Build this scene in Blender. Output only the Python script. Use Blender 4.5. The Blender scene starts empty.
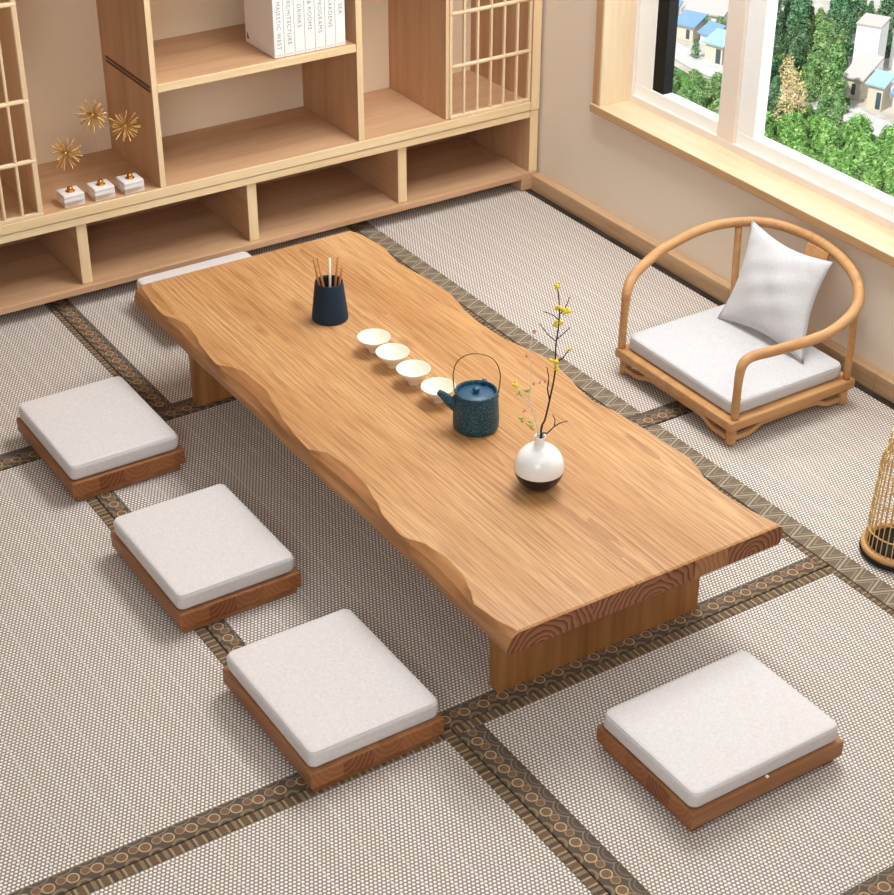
import bpy, bmesh, math, random
from mathutils import Vector, Matrix
random.seed(7)
PI = math.pi
sc = bpy.context.scene
C = sc.collection

# ------------------------------------------------------------------ helpers
def link(o):
    C.objects.link(o); return o

def obj(name, bm, mat, parent=None, smooth=False):
    me = bpy.data.meshes.new(name)
    if parent is not None:
        bmesh.ops.translate(bm, verts=bm.verts, vec=-world_loc(parent))
    bmesh.ops.recalc_face_normals(bm, faces=bm.faces)
    bm.to_mesh(me); bm.free()
    if smooth:
        for p in me.polygons: p.use_smooth = True
    mats = mat if isinstance(mat, (list, tuple)) else [mat]
    for m in mats: me.materials.append(m)
    o = bpy.data.objects.new(name, me); link(o)
    if parent is not None: o.parent = parent
    return o

def world_loc(o):
    v = Vector(o.location)
    while o.parent is not None:
        o = o.parent; v += Vector(o.location)
    return v

def thing(name, loc, label, cat, group=None):
    o = bpy.data.objects.new(name, None); link(o)
    o.empty_display_size = 0.05
    o.location = loc; tag(o, label, cat, group); return o

def tag(o, label, cat, group=None):
    o['label'] = label; o['category'] = cat
    if group: o['group'] = group
    return o

def structure(o):
    o['kind'] = 'structure'; return o

def mesh_thing(name, bm, mat, loc, label, cat, group=None, smooth=False):
    bmesh.ops.translate(bm, verts=bm.verts, vec=-Vector(loc))
    o = obj(name, bm, mat, None, smooth); o.location = loc
    return tag(o, label, cat, group)

def dup(root, loc, rotz, label, group=None, scale=None):
    r = root.copy(); C.objects.link(r); r.location = loc; r.rotation_euler = (0, 0, rotz)
    r['label'] = label
    if group: r['group'] = group
    if scale: r.scale = scale
    for ch in list(root.children):
        c = ch.copy(); C.objects.link(c); c.parent = r
        for g in list(ch.children):
            d = g.copy(); C.objects.link(d); d.parent = c
    return r

def box(bm, x0, x1, y0, y1, z0, z1, bev=0.0, seg=1, mi=0):
    vs = [bm.verts.new(p) for p in ((x0,y0,z0),(x1,y0,z0),(x1,y1,z0),(x0,y1,z0),(x0,y0,z1),(x1,y0,z1),(x1,y1,z1),(x0,y1,z1))]
    fs = [bm.faces.new([vs[i] for i in q]) for q in ((0,3,2,1),(4,5,6,7),(0,1,5,4),(1,2,6,5),(2,3,7,6),(3,0,4,7))]
    for f in fs: f.material_index = mi
    if bev > 0:
        es = list({e for f in fs for e in f.edges})
        bmesh.ops.bevel(bm, geom=es, offset=bev, segments=seg, profile=0.5, affect='EDGES')
    return bm

def B(*a, **k): return box(bmesh.new(), *a, **k)

def catmull(pts, n=8):
    pts = [Vector(p) for p in pts]; P = [pts[0]] + pts + [pts[-1]]; out = []
    for i in range(1, len(P)-2):
        a, b, c, d = P[i-1], P[i], P[i+1], P[i+2]
        for k in range(n):
            t = k/n
            out.append(0.5*((2*b)+(c-a)*t+(2*a-5*b+4*c-d)*t*t+(3*b-a-3*c+d)*t**3))
    out.append(pts[-1]); return out

def tube(bm, pts, rad, n=10, closed=False, mi=0):
    pts = [Vector(p) for p in pts]; m = len(pts)
    rads = rad if isinstance(rad, (list, tuple)) else [rad]*m
    rings = []; up = None
    for i, p in enumerate(pts):
        if closed: t = pts[(i+1) % m]-pts[i-1]
        else: t = pts[min(i+1, m-1)]-pts[max(i-1, 0)]
        t.normalize()
        if up is None:
            up = t.cross(Vector((0,0,1)))
            if up.length < 1e-3: up = t.cross(Vector((1,0,0)))
            up.normalize()
        else:
            up = up-t*up.dot(t)
            up.normalize()
        v = t.cross(up)
        rings.append([bm.verts.new(p+(up*math.cos(2*PI*k/n)+v*math.sin(2*PI*k/n))*rads[i]) for k in range(n)])
    for i in range(m if closed else m-1):
        a, b = rings[i], rings[(i+1) % m]
        for k in range(n):
            f = bm.faces.new((a[k], a[(k+1) % n], b[(k+1) % n], b[k])); f.smooth = True; f.material_index = mi
    if not closed:
        for q in (rings[0][::-1], rings[-1]):
            f = bm.faces.new(q); f.material_index = mi
    return bm

def lathe(bm, prof, cx=0, cy=0, n=40, mi=0, split=None):
    rings = []
    for r, z in prof:
        if r < 1e-5: rings.append([bm.verts.new((cx, cy, z))])
        else: rings.append([bm.verts.new((cx+r*math.cos(2*PI*k/n), cy+r*math.sin(2*PI*k/n), z)) for k in range(n)])
    for i in range(len(rings)-1):
        a, b = rings[i], rings[i+1]
        for k in range(n):
            k2 = (k+1) % n
            if len(a) == 1 and len(b) == 1: continue
            if len(a) == 1: vs = (a[0], b[k], b[k2])
            elif len(b) == 1: vs = (a[k], a[k2], b[0])
            else: vs = (a[k], a[k2], b[k2], b[k])
            f = bm.faces.new(vs); f.smooth = True; f.material_index = mi
    return bm

def sphere(bm, c, r, seg=12, rings=8, mi=0, sz=1.0):
    prof = [(r*math.sin(PI*i/rings), -r*sz*math.cos(PI*i/rings)) for i in range(rings+1)]
    b0 = len(bm.verts)
    lathe(bm, [(p[0], p[1]+c[2]) for p in prof], c[0], c[1], seg, mi)
    return bm

# ------------------------------------------------------------------ materials
class NT:
    def __init__(s, name):
        s.m = bpy.data.materials.new(name); s.m.use_nodes = True
        s.t = s.m.node_tree; s.n = s.t.nodes; s.b = s.n['Principled BSDF']; s.out = s.n['Material Output']
    def put(s, sock, v):
        if hasattr(v, 'is_output') or isinstance(v, bpy.types.NodeSocket): s.t.links.new(v, sock)
        else: sock.default_value = v
    def math(s, op, a, b=None, c=None, clamp=False):
        n = s.n.new('ShaderNodeMath'); n.operation = op; n.use_clamp = clamp
        for i, v in enumerate((a, b, c)):
            if v is not None: s.put(n.inputs[i], v)
        return n.outputs[0]
    def obj(s):
        return s.n.new('ShaderNodeTexCoord').outputs['Object']
    def uv(s):
        return s.n.new('ShaderNodeTexCoord').outputs['UV']
    def xyz(s, v):
        n = s.n.new('ShaderNodeSeparateXYZ'); s.put(n.inputs[0], v); return n.outputs
    def comb(s, x, y, z):
        n = s.n.new('ShaderNodeCombineXYZ')
        for i, v in enumerate((x, y, z)): s.put(n.inputs[i], v)
        return n.outputs[0]
    def mapping(s, v, scale=(1,1,1), loc=(0,0,0), rot=(0,0,0)):
        n = s.n.new('ShaderNodeMapping'); s.put(n.inputs[0], v)
        n.inputs['Scale'].default_value = scale; n.inputs['Location'].default_value = loc; n.inputs['Rotation'].default_value = rot
        return n.outputs[0]
    def noise(s, v, scale=5, detail=3, rough=.5, dist=0):
        n = s.n.new('ShaderNodeTexNoise'); s.put(n.inputs['Vector'], v)
        n.inputs['Scale'].default_value = scale; n.inputs['Detail'].default_value = detail
        n.inputs['Roughness'].default_value = rough; n.inputs['Distortion'].default_value = dist
        return n.outputs['Fac']
    def ramp(s, f, stops, interp='LINEAR'):
        n = s.n.new('ShaderNodeValToRGB'); s.put(n.inputs[0], f); cr = n.color_ramp; cr.interpolation = interp
        while len(cr.elements) < len(stops): cr.elements.new(.5)
        for e, (p, c) in zip(cr.elements, stops): e.position = p; e.color = (*c, 1)
        return n.outputs[0]
    def mix(s, f, a, b, blend='MIX'):
        n = s.n.new('ShaderNodeMix'); n.data_type = 'RGBA'; n.blend_type = blend
        s.put(n.inputs[0], f)
        for i, v in ((6, a), (7, b)):
            s.put(n.inputs[i], (*v, 1) if isinstance(v, tuple) and len(v) == 3 else v)
        return n.outputs[2]
    def bump(s, h, strength=.2, dist=.002):
        n = s.n.new('ShaderNodeBump'); s.put(n.inputs['Height'], h)
        n.inputs['Strength'].default_value = strength; n.inputs['Distance'].default_value = dist
        s.t.links.new(n.outputs[0], s.b.inputs['Normal'])
    def fin(s, color=None, rough=.5, spec=.3, metal=0):
        if color is not None: s.put(s.b.inputs['Base Color'], (*color, 1) if isinstance(color, tuple) and len(color) == 3 else color)
        s.put(s.b.inputs['Roughness'], rough); s.b.inputs['Specular IOR Level'].default_value = spec
        s.b.inputs['Metallic'].default_value = metal
        return s.m

def lin(r, g, b):
    f = lambda c: (c/255/12.92 if c/255 <= .04045 else ((c/255+.055)/1.055)**2.4)
    return (f(r), f(g), f(b))

def plain(name, rgb, rough=.5, spec=.3, metal=0):
    return NT(name).fin(lin(*rgb), rough, spec, metal)

def wood(name, dark, mid, light, axis='y', fine=1.0, rough=.5, contrast=1.0):
    """streaky straight-grained timber, grain running along one axis"""
    t = NT(name); v = t.obj()
    info = t.n.new('ShaderNodeObjectInfo').outputs['Random']
    off = t.math('MULTIPLY', info, 7.3)
    x = t.xyz(v)
    vv = t.comb(t.math('ADD', x[0], off), x[1], x[2])
    long_, wide = 2.0, 45*fine
    s1 = {'x': (long_, wide, wide), 'y': (wide, long_, wide), 'z': (wide, wide, long_)}[axis]
    s2 = {'x': (.8, 9, 9), 'y': (9, .8, 9), 'z': (9, 9, .8)}[axis]
    n1 = t.noise(t.mapping(vv, s1), 1.6, 4, .6, .3)
    n2 = t.noise(t.mapping(vv, s2), 1.5, 3, .5, .6)
    f = t.math('ADD', t.math('MULTIPLY', n1, .5*contrast), t.math('MULTIPLY', n2, .6))
    f = t.math('SUBTRACT', f, .05+.25*(contrast-1))
    col = t.ramp(f, [(.25, lin(*dark)), (.5, lin(*mid)), (.75, lin(*light))])
    t.bump(n1, .08, .001)
    return t.fin(col, rough, .3)

M = {}
M['maple_x'] = wood('maple along x', (182,138,102), (202,160,122), (212,174,138), 'x', .8, .5, .8)
M['maple_y'] = wood('maple along y', (182,138,102), (202,160,122), (212,174,138), 'y', .8, .5, .8)
M['maple_z'] = wood('maple along z', (182,138,102), (202,160,122), (212,174,138), 'z', .8, .5, .8)
M['lattice'] = wood('pale lattice wood', (222,190,150), (236,208,168), (244,222,186), 'z', .8, .5)
M['back'] = plain('cream back panel', (248,228,198), .7)
M['edge'] = wood('pale board edge', (222,188,142), (238,208,162), (246,222,182), 'x', 1.2, .5)
M['edge_z'] = wood('pale upright edge', (222,188,142), (238,208,162), (246,222,182), 'z', 1.2, .5)
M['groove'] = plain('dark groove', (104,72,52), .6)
M['chair'] = wood('honey chair wood', (170,120,74), (196,146,96), (210,164,114), 'x', 1, .4)
M['stool'] = wood('walnut stool wood', (124,80,50), (154,104,68), (176,124,84), 'y', .7, .45)
M['skirt'] = wood('pale skirting wood', (164,130,98), (194,158,120), (212,178,140), 'y', .6, .5, 1.2)
M['sill'] = wood('pale sill wood', (196,166,130), (212,186,152), (224,202,172), 'y', .6, .45)
M['sill_edge'] = wood('darker sill edge', (176,136,92), (196,156,112), (210,172,128), 'y', 2.5, .6)
M['jamb'] = wood('pale jamb lining', (226,200,160), (240,218,182), (246,228,196), 'z', .6, .5)
M['casing'] = wood('casing wood', (180,138,98), (204,162,120), (220,182,140), 'z', .6, .5)
M['frame'] = plain('white frame tinted for shade', (240,226,212), .45)  # white frame and mullion; their shade is put into this warm tint
M['sash'] = plain('white painted sash', (252,252,250), .4)
M['black'] = plain('black seal', (8,8,9), .6)
M['wall'] = None
def wallmat():
    t = NT('warm beige wall paint'); n = t.noise(t.obj(), 260, 2)
    t.bump(n, .05, .001)
    return t.fin(lin(238,222,202), .85, .15)
M['wall'] = wallmat()
M['ceil'] = plain('grey ceiling paint', (196,194,190), .9)
M['wall_dim'] = plain('grey plaster', (150,147,144), .9)
M['subfloor'] = plain('dark subfloor', (70,58,46), .8)

def slabmat():
    """edge-glued softwood slab: annual rings around each board's own heart, running along y"""
    t = NT('cedar slab'); v = t.obj(); x = t.xyz(v)
    # boards: boundaries in slab coordinates (x from left edge)
    X = x[0]
    def step(th): return t.math('GREATER_THAN', X, th)
    b1, b2, b3 = step(.235), step(.535), step(.635)
    cx = t.math('ADD', .03, t.math('ADD', t.math('MULTIPLY', b1, .36), t.math('ADD', t.math('MULTIPLY', b2, .17), t.math('MULTIPLY', b3, .17))))
    cz = t.math('ADD', -.035, t.math('ADD', t.math('MULTIPLY', b1, -.02), t.math('MULTIPLY', b2, .03)))
    warp = t.noise(t.mapping(v, (5, .9, 5)), 1.0, 2, .5)
    w2 = t.noise(t.mapping(v, (30, 2.0, 30)), 1.0, 3, .6)
    dx = t.math('SUBTRACT', X, cx); dz = t.math('SUBTRACT', x[2], t.math('ADD', cz, -.28))
    dz = t.math('SUBTRACT', x[2], cz)
    r = t.math('SQRT', t.math('ADD', t.math('MULTIPLY', dx, dx), t.math('MULTIPLY', dz, dz)))
    rr = t.math('ADD', t.math('MULTIPLY', r, 68), t.math('ADD', t.math('MULTIPLY', warp, 7), t.math('MULTIPLY', w2, 1.2)))
    fr = t.math('FRACT', rr)
    ring = t.math('POWER', fr, 2.2)
    broad = t.noise(t.mapping(v, (5, .7, 5), (3, 1, 0)), 1.3, 3, .5)
    fine = t.noise(t.mapping(v, (160, 5, 160)), 1.0, 3, .6)
    base = t.ramp(broad, [(.3, lin(186,136,84)), (.5, lin(200,152,100)), (.72, lin(210,166,114))])
    c1 = t.mix(t.math('MULTIPLY', ring, t.math('MULTIPLY', t.math('SUBTRACT', t.noise(t.mapping(v, (7, .5, 7), (9, 2, 0)), 1.2, 2, .5), .22, clamp=True), 1.7)), base, lin(150,96,54))
    c2 = t.mix(t.math('MULTIPLY', t.math('SUBTRACT', fine, .44, clamp=True), 2.6), c1, lin(140,86,48))
    # knots
    for kx, ky, kr in ((.36, 1.63, .03), (.20, 1.56, .022), (.52, 1.27, .02)):
        kd = t.math('SQRT', t.math('ADD', t.math('POWER', t.math('MULTIPLY', t.math('SUBTRACT', X, kx), 1/kr), 2), t.math('POWER', t.math('MULTIPLY', t.math('SUBTRACT', x[1], ky), .4/kr), 2)))
        kf = t.math('SUBTRACT', 1, kd, clamp=True)
        c2 = t.mix(t.math('MULTIPLY', kf, .55), c2, lin(128,74,38))
    t.bump(t.math('ADD', ring, fine), .06, .001)
    return t.fin(c2, .42, .35)
M['slab'] = slabmat()
M['slabside'] = wood('outer sapwood', (136,86,48), (172,120,76), (196,146,100), 'y', .7, .5, 1.3)

def endmat():
    t = NT('slab end grain'); v = t.obj(); x = t.xyz(v); X = x[0]
    def step(th): return t.math('GREATER_THAN', X, th)
    b1, b2, b3 = step(.235), step(.535), step(.635)
    cx = t.math('ADD', .09, t.math('ADD', t.math('MULTIPLY', b1, .33), t.math('ADD', t.math('MULTIPLY', b2, .10), t.math('MULTIPLY', b3, .19))))
    cz = t.math('ADD', -.075, t.math('ADD', t.math('MULTIPLY', b1, -.005), t.math('MULTIPLY', b2, .03)))
    warp = t.noise(t.mapping(v, (12, 1, 12)), 1.0, 2, .5)
    dx = t.math('SUBTRACT', X, cx); dz = t.math('SUBTRACT', x[2], cz)
    r = t.math('SQRT', t.math('ADD', t.math('MULTIPLY', dx, dx), t.math('MULTIPLY', dz, dz)))
    fr = t.math('FRACT', t.math('ADD', t.math('MULTIPLY', r, 66), t.math('MULTIPLY', warp, 3)))
    tone = t.math('MULTIPLY', t.math('SUBTRACT', b2, b3), .35)
    c = t.ramp(fr, [(.0, lin(160,104,64)), (.55, lin(138,84,50)), (.9, lin(78,42,24)), (1, lin(150,96,58))])
    c = t.mix(tone, c, lin(200,146,92))
    return t.fin(c, .5, .3)
M['end'] = endmat()
M['tableleg'] = wood('cedar leg', (142,92,52), (172,118,68), (192,140,86), 'z', .6, .5, 1.2)

def stool_end():
    t = NT('stool end grain'); x = t.xyz(t.obj())
    blk = t.math('FLOOR', t.math('MULTIPLY', t.math('ADD', x[0], .4), 13.0))
    wn = t.n.new('ShaderNodeTexWhiteNoise'); wn.noise_dimensions = '1D'; t.put(wn.inputs['W'], blk)
    lx = t.math('SUBTRACT', t.math('FRACT', t.math('MULTIPLY', t.math('ADD', x[0], .4), 13.0)), wn.outputs[0])
    dz = t.math('MULTIPLY', t.math('SUBTRACT', x[2], .1), 9)
    r = t.math('SQRT', t.math('ADD', t.math('MULTIPLY', lx, lx), t.math('MULTIPLY', dz, dz)))
    f = t.math('FRACT', t.math('MULTIPLY', r, 7))
    c = t.ramp(f, [(0, lin(150,92,54)), (.6, lin(128,74,42)), (1, lin(96,52,30))])
    c = t.mix(t.math('MULTIPLY', wn.outputs[0], .45), c, lin(188,126,76))
    return t.fin(c, .5, .3)
M['stoolend'] = stool_end()

def fabric(name, rgb, var=.06):
    t = NT(name); v = t.obj(); a = lin(*rgb); b = tuple(c*(1-var*2) for c in a)
    n1 = t.noise(t.mapping(v, (420, 90, 420)), 1, 2); n2 = t.noise(t.mapping(v, (90, 420, 420)), 1, 2)
    f = t.math('MULTIPLY', t.math('ADD', n1, n2), .5)
    col = t.ramp(f, [(.4, b), (.58, a)])
    t.bump(f, .25, .0012)
    t.b.inputs['Sheen Weight'].default_value = .15
    return t.fin(col, .9, .1)
M['linen'] = fabric('warm white linen', (225,218,215))
M['grey_linen'] = fabric('pale grey linen', (206,203,203))
M['piping'] = plain('linen piping', (218,211,208), .9, .1)

def plainish(name, c1, c2):
    t = NT(name); n = t.noise(t.mapping(t.obj(), (30, 8, 30)), 1, 3, .6)
    return t.fin(t.ramp(n, [(.4, lin(*c1)), (.7, lin(*c2))]), .7, .2)
def weave():
    t = NT('woven rush'); v = t.obj(); x = t.xyz(v)
    px = t.math('MULTIPLY', x[0], 1/.0102); py = t.math('MULTIPLY', x[1], 1/.0094)
    row = t.math('FLOOR', py); par = t.math('MULTIPLY', t.math('FLOORED_MODULO', row, 2), .5)
    fx = t.math('SUBTRACT', t.math('FRACT', t.math('ADD', px, par)), .5)
    fy = t.math('SUBTRACT', t.math('FRACT', py), .5)
    d = t.math('SQRT', t.math('ADD', t.math('POWER', t.math('MULTIPLY', fx, 1/.41), 2), t.math('POWER', t.math('MULTIPLY', fy, 1/.42), 2)))
    dot = t.math('SMOOTH_MIN', 1, t.math('MULTIPLY', t.math('SUBTRACT', 1.05, d, clamp=True), 2.6), .1)
    line = t.math('LESS_THAN', t.math('FRACT', t.math('MULTIPLY', x[0], 1/.054)), .035)
    f = t.math('MAXIMUM', dot, t.math('MULTIPLY', line, .5))
    vary = t.noise(t.mapping(v, (60, 6, 1)), 1, 2)
    light = t.ramp(vary, [(.3, lin(238,230,222)), (.7, lin(247,240,234))])
    col = t.mix(f, lin(140,123,109), light)
    t.bump(f, .35, .0012)
    return t.fin(col, .85, .12)
M['weave'] = weave()

def heri():
    """brocade border: rows of crests on dark cloth; UV in metres, u along the strip, v across"""
    t = NT('brocade border'); uv = t.xyz(t.uv()); u, v = uv[0], uv[1]
    P = .055
    def crest(off, vc, R):
        du = t.math('SUBTRACT', t.math('MULTIPLY', t.math('FRACT', t.math('MULTIPLY', t.math('ADD', u, off), 1/P)), P), P/2)
        dv = t.math('SUBTRACT', v, vc)
        return t.math('DIVIDE', t.math('SQRT', t.math('ADD', t.math('MULTIPLY', du, du), t.math('MULTIPLY', dv, dv))), R)
    d1 = crest(0, .026, .0145); d2 = crest(.025, .032, .0115); d3 = crest(.012, .075, .034); d4 = crest(.04, -.006, .02)
    n = t.noise(t.comb(u, v, 0.0), 260, 2, .6)
    col = t.mix(n, lin(66,56,47), lin(112,98,84))
    def ring(d, col, c, lo, hi, k=1.0):
        m = t.math('MULTIPLY', t.math('GREATER_THAN', d, lo), t.math('LESS_THAN', d, hi))
        return t.mix(t.math('MULTIPLY', m, k), col, c)
    col = ring(d3, col, lin(138,126,110), .86, .97, .8)
    col = ring(d3, col, lin(128,116,102), .58, .67, .7)
    col = ring(d4, col, lin(150,128,98), .6, .95, .7)
    col = ring(d2, col, lin(128,98,76), 0, 1, .85)
    col = ring(d2, col, lin(168,140,112), .78, 1, .8)
    col = ring(d1, col, lin(132,102,78), 0, .78, 1)
    col = ring(d1, col, lin(188,164,128), .78, 1.0, 1)
    spk = t.math('GREATER_THAN', t.noise(t.comb(u, v, 3.0), 420, 1, .5), .6)
    inn = t.math('MULTIPLY', spk, t.math('LESS_THAN', d1, .74))
    col = t.mix(inn, col, lin(86,54,36))
    return t.fin(col, .8, .15)
M['heri'] = heri()
def heri2():
    t = NT('narrow brocade border'); uv = t.xyz(t.uv()); u, v = uv[0], uv[1]
    P = .055
    f = t.math('FRACT', t.math('MULTIPLY', u, 1/P))
    dash = t.math('MULTIPLY', t.math('LESS_THAN', t.math('ABSOLUTE', t.math('SUBTRACT', f, .5)), .22), 1)
    dash2 = t.math('LESS_THAN', t.math('ABSOLUTE', t.math('SUBTRACT', t.math('FRACT', t.math('ADD', f, .45)), .5)), .09)
    n = t.noise(t.comb(u, v, 0.0), 300, 2, .6)
    col = t.mix(n, lin(62,50,40), lin(110,92,74))
    col = t.mix(t.math('MULTIPLY', dash, .42), col, lin(134,106,78))
    edge = t.math('LESS_THAN', t.math('ABSOLUTE', t.math('SUBTRACT', t.math('ABSOLUTE', t.math('SUBTRACT', f, .5)), .2)), .05)
    col = t.mix(t.math('MULTIPLY', t.math('MULTIPLY', edge, n), .9), col, lin(206,182,144))
    col = t.mix(t.math('MULTIPLY', t.math('MULTIPLY', dash2, n), .8), col, lin(180,154,118))
    return t.fin(col, .8, .15)
M['heri2'] = heri2()
def heri3():
    t = NT('zigzag brocade border'); uv = t.xyz(t.uv()); u, v = uv[0], uv[1]
    n = t.noise(t.comb(u, v, 0.0), 240, 2, .6)
    col = t.mix(n, lin(94,80,66), lin(140,122,102))
    tri = t.math('MULTIPLY', t.math('ABSOLUTE', t.math('SUBTRACT', t.math('FRACT', t.math('MULTIPLY', u, 1/.06)), .5)), 2)
    for off, w, k in ((0, .10, .8), (.35, .05, .6), (-.4, .05, .5)):
        d = t.math('ABSOLUTE', t.math('SUBTRACT', t.math('ADD', t.math('MULTIPLY', v, 1/.068), off), tri))
        col = t.mix(t.math('MULTIPLY', t.math('LESS_THAN', d, w), k*.62), col, lin(206,194,168))
    return t.fin(col, .8, .15)
M['heri3'] = heri3()
M['heri4'] = plainish('worn dark border', (40,32,26), (74,62,50))

M['porcelain'] = plain('ivory porcelain', (246,237,217), .25, .5)
M['vase_white'] = plain('glossy white glaze', (248,246,242), .15, .5)
M['vase_black'] = plain('black glaze', (28,24,24), .25, .5)
def iron():
    t = NT('speckled teal cast iron'); v = t.obj()
    vo = t.n.new('ShaderNodeTexVoronoi'); t.put(vo.inputs['Vector'], v); vo.inputs['Scale'].default_value = 260
    col = t.ramp(vo.outputs['Distance'], [(.1, lin(12,36,48)), (.5, lin(22,62,78)), (.8, lin(56,102,116))])
    t.bump(vo.outputs['Distance'], .5, .002)
    return t.fin(col, .45, .4)
M['iron'] = iron()
M['lid'] = plain('teal blue lid', (42,84,112), .35, .45)
M['wire'] = plain('bronze wire handle', (120,98,66), .35, .5, .6)
M['navy'] = plain('matt navy ceramic', (30,48,66), .6, .25)
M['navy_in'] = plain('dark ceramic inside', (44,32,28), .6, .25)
M['bamboo'] = wood('bamboo stick', (150,92,44), (186,124,66), (214,162,104), 'z', 2, .5)
M['gold'] = plain('brushed gold', (224,180,108), .4, .5, .55)
M['goldball'] = plain('polished brass ball', (204,140,60), .18, .5, .9)
def acryl():
    t = NT('banded white stone'); x = t.xyz(t.obj())
    n = t.noise(t.mapping(t.obj(), (8, 8, 70)), 1.2, 2, .5, .2)
    col = t.ramp(n, [(.38, lin(196,170,152)), (.5, lin(236,228,222)), (.66, lin(250,248,246))])
    return t.fin(col, .2, .5)
M['stone'] = acryl()
M['bark'] = plain('dark twig bark', (52,44,44), .8)
M['palebark'] = plain('pale twig bark', (236,222,204), .8)
M['yellow'] = plain('yellow petals', (232,208,60), .7)
M['olive'] = plain('olive petals', (188,178,86), .7)
M['orange'] = plain('orange bud', (206,128,74), .7)
M['paper'] = plain('white book cover', (247,244,240), .6)
M['page'] = plain('book pages', (238,228,214), .8)
M['ink'] = plain('grey ink', (158,150,146), .8)
M['cagegold'] = plain('gilded cage wire', (226,190,124), .35, .5, .4)
M['cagewood'] = plain('light cage hoop', (206,160,104), .45)
M['cageblack'] = plain('black lacquer', (24,20,18), .6, .25)
def glassmat():
    t = NT('window glass'); tr = t.n.new('ShaderNodeBsdfTransparent'); gl = t.n.new('ShaderNodeBsdfGlossy')
    gl.inputs['Roughness'].default_value = .02; mx = t.n.new('ShaderNodeMixShader'); mx.inputs[0].default_value = .03
    t.t.links.new(tr.outputs[0], mx.inputs[1]); t.t.links.new(gl.outputs[0], mx.inputs[2]); t.t.links.new(mx.outputs[0], t.out.inputs[0])
    return t.m
M['glass'] = glassmat()

# ------------------------------------------------------------------ room shell
XW, YW = 3.69, 5.53            # inner faces of the window wall and of the shelf wall
XL, YN, ZC = -1.3, -1.2, 3.1
ZF = -.03
structure(obj('floor', B(XL-.1, XW+.3, YN-.1, YW+.15, ZF-.1, ZF), M['subfloor']))
structure(obj('ceiling', B(XL-.1, XW+.3, YN-.1, YW+.15, ZC, ZC+.1), M['ceil']))
structure(obj('wall_back', B(XL-.1, XW+.3, YW, YW+.15, ZF, ZC), M['wall']))
structure(obj('wall_left', B(XL-.15, XL, YN-.1, YW+.1, ZF, ZC), M['wall_dim']))
structure(obj('wall_near', B(XL-.1, XW+.3, YN-.15, YN, ZF, ZC), M['wall_dim']))
WY0, WY1, WZ0, WZ1 = 1.9, 4.675, .43, 2.1
bm = bmesh.new()
box(bm, XW, XW+.28, YN-.1, YW+.1, ZF, WZ0)
box(bm, XW, XW+.28, YN-.1, YW+.1, WZ1, ZC)
box(bm, XW, XW+.28, WY1, YW+.1, WZ0, WZ1)
box(bm, XW, XW+.28, YN-.1, WY0, WZ0, WZ1)
structure(obj('wall_right', bm, M['wall']))
# skirting: a row of butt-jointed timber blocks
bm = bmesh.new(); y = 5.06
for L in (.62, .55, .7, .48, .66, .6, .58, .7, .9):
    box(bm, 3.651, XW+.001, max(y-L, YN)+.0008, y, ZF, .063, .002)
    y -= L
    if y < YN: break
structure(obj('baseboard_right', bm, M['skirt']))
# window
win = bpy.data.objects.new('window_1', None); link(win); win.location = (XW, 3.3, .43); structure(win)
sl_ = obj('window_sill', B(3.655, 3.80, WY0-.03, 4.718, .43, .462, .003, 2), M['sill'], win)
sl_.data.materials.append(M['sill_edge'])
for p in sl_.data.polygons:
    if p.normal.x < -.7: p.material_index = 1
bm = bmesh.new()
box(bm, 3.662, XW+.002, 4.676, 4.714, .462, WZ1+.04, .002)
box(bm, 3.662, XW+.002, WY0-.04, WY0, .462, WZ1+.04, .002)
box(bm, 3.662, XW+.002, WY0-.04, 4.714, WZ1, WZ1+.04, .002)
obj('casing', bm, M['casing'], win)
bm = bmesh.new()
box(bm, 3.664, 3.80, 4.668, 4.680, .4622, WZ1, .001)
box(bm, 3.664, 3.80, WY0-.004, WY0+.008, .4622, WZ1, .001)
obj('jamb_lining', bm, M['jamb'], win)
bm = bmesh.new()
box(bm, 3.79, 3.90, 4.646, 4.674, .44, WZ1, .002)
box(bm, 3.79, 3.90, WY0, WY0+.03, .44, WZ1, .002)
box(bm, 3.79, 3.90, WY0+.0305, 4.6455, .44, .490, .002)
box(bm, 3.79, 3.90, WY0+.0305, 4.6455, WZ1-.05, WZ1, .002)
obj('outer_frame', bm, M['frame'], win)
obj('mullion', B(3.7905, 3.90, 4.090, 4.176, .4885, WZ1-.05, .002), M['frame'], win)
def sash(y0, y1, ls, rs):
    bm = bmesh.new()
    box(bm, 3.802, 3.85, y0, y1, .489, .534, .002)
    box(bm, 3.802, 3.85, y0, y1, WZ1-.10, WZ1-.05, .002)
    if ls: box(bm, 3.8025, 3.85, y1-ls, y1, .489, WZ1-.05, .002)
    if rs: box(bm, 3.8025, 3.85, y0, y0+rs, .489, WZ1-.05, .002)
    return bm
s = obj('sash', sash(4.176, 4.646, .096, .004), M['sash'], win)
obj('glass_pane', B(3.826, 3.830, 4.182, 4.545, .534, WZ1-.1), M['glass'], s)
obj('seal_strip', B(3.806, 3.848, 4.490, 4.5495, .5345, WZ1-.1), M['black'], s)
s = obj('sash', sash(2.85, 4.090, .086, .08), M['sash'], win)
obj('glass_pane', B(3.826, 3.830, 2.92, 4.01, .534, WZ1-.1), M['glass'], s)
s = obj('sash', sash(WY0+.03, 2.85, .08, .08), M['sash'], win)
obj('glass_pane', B(3.826, 3.830, WY0+.1, 2.78, .534, WZ1-.1), M['glass'], s)

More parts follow.
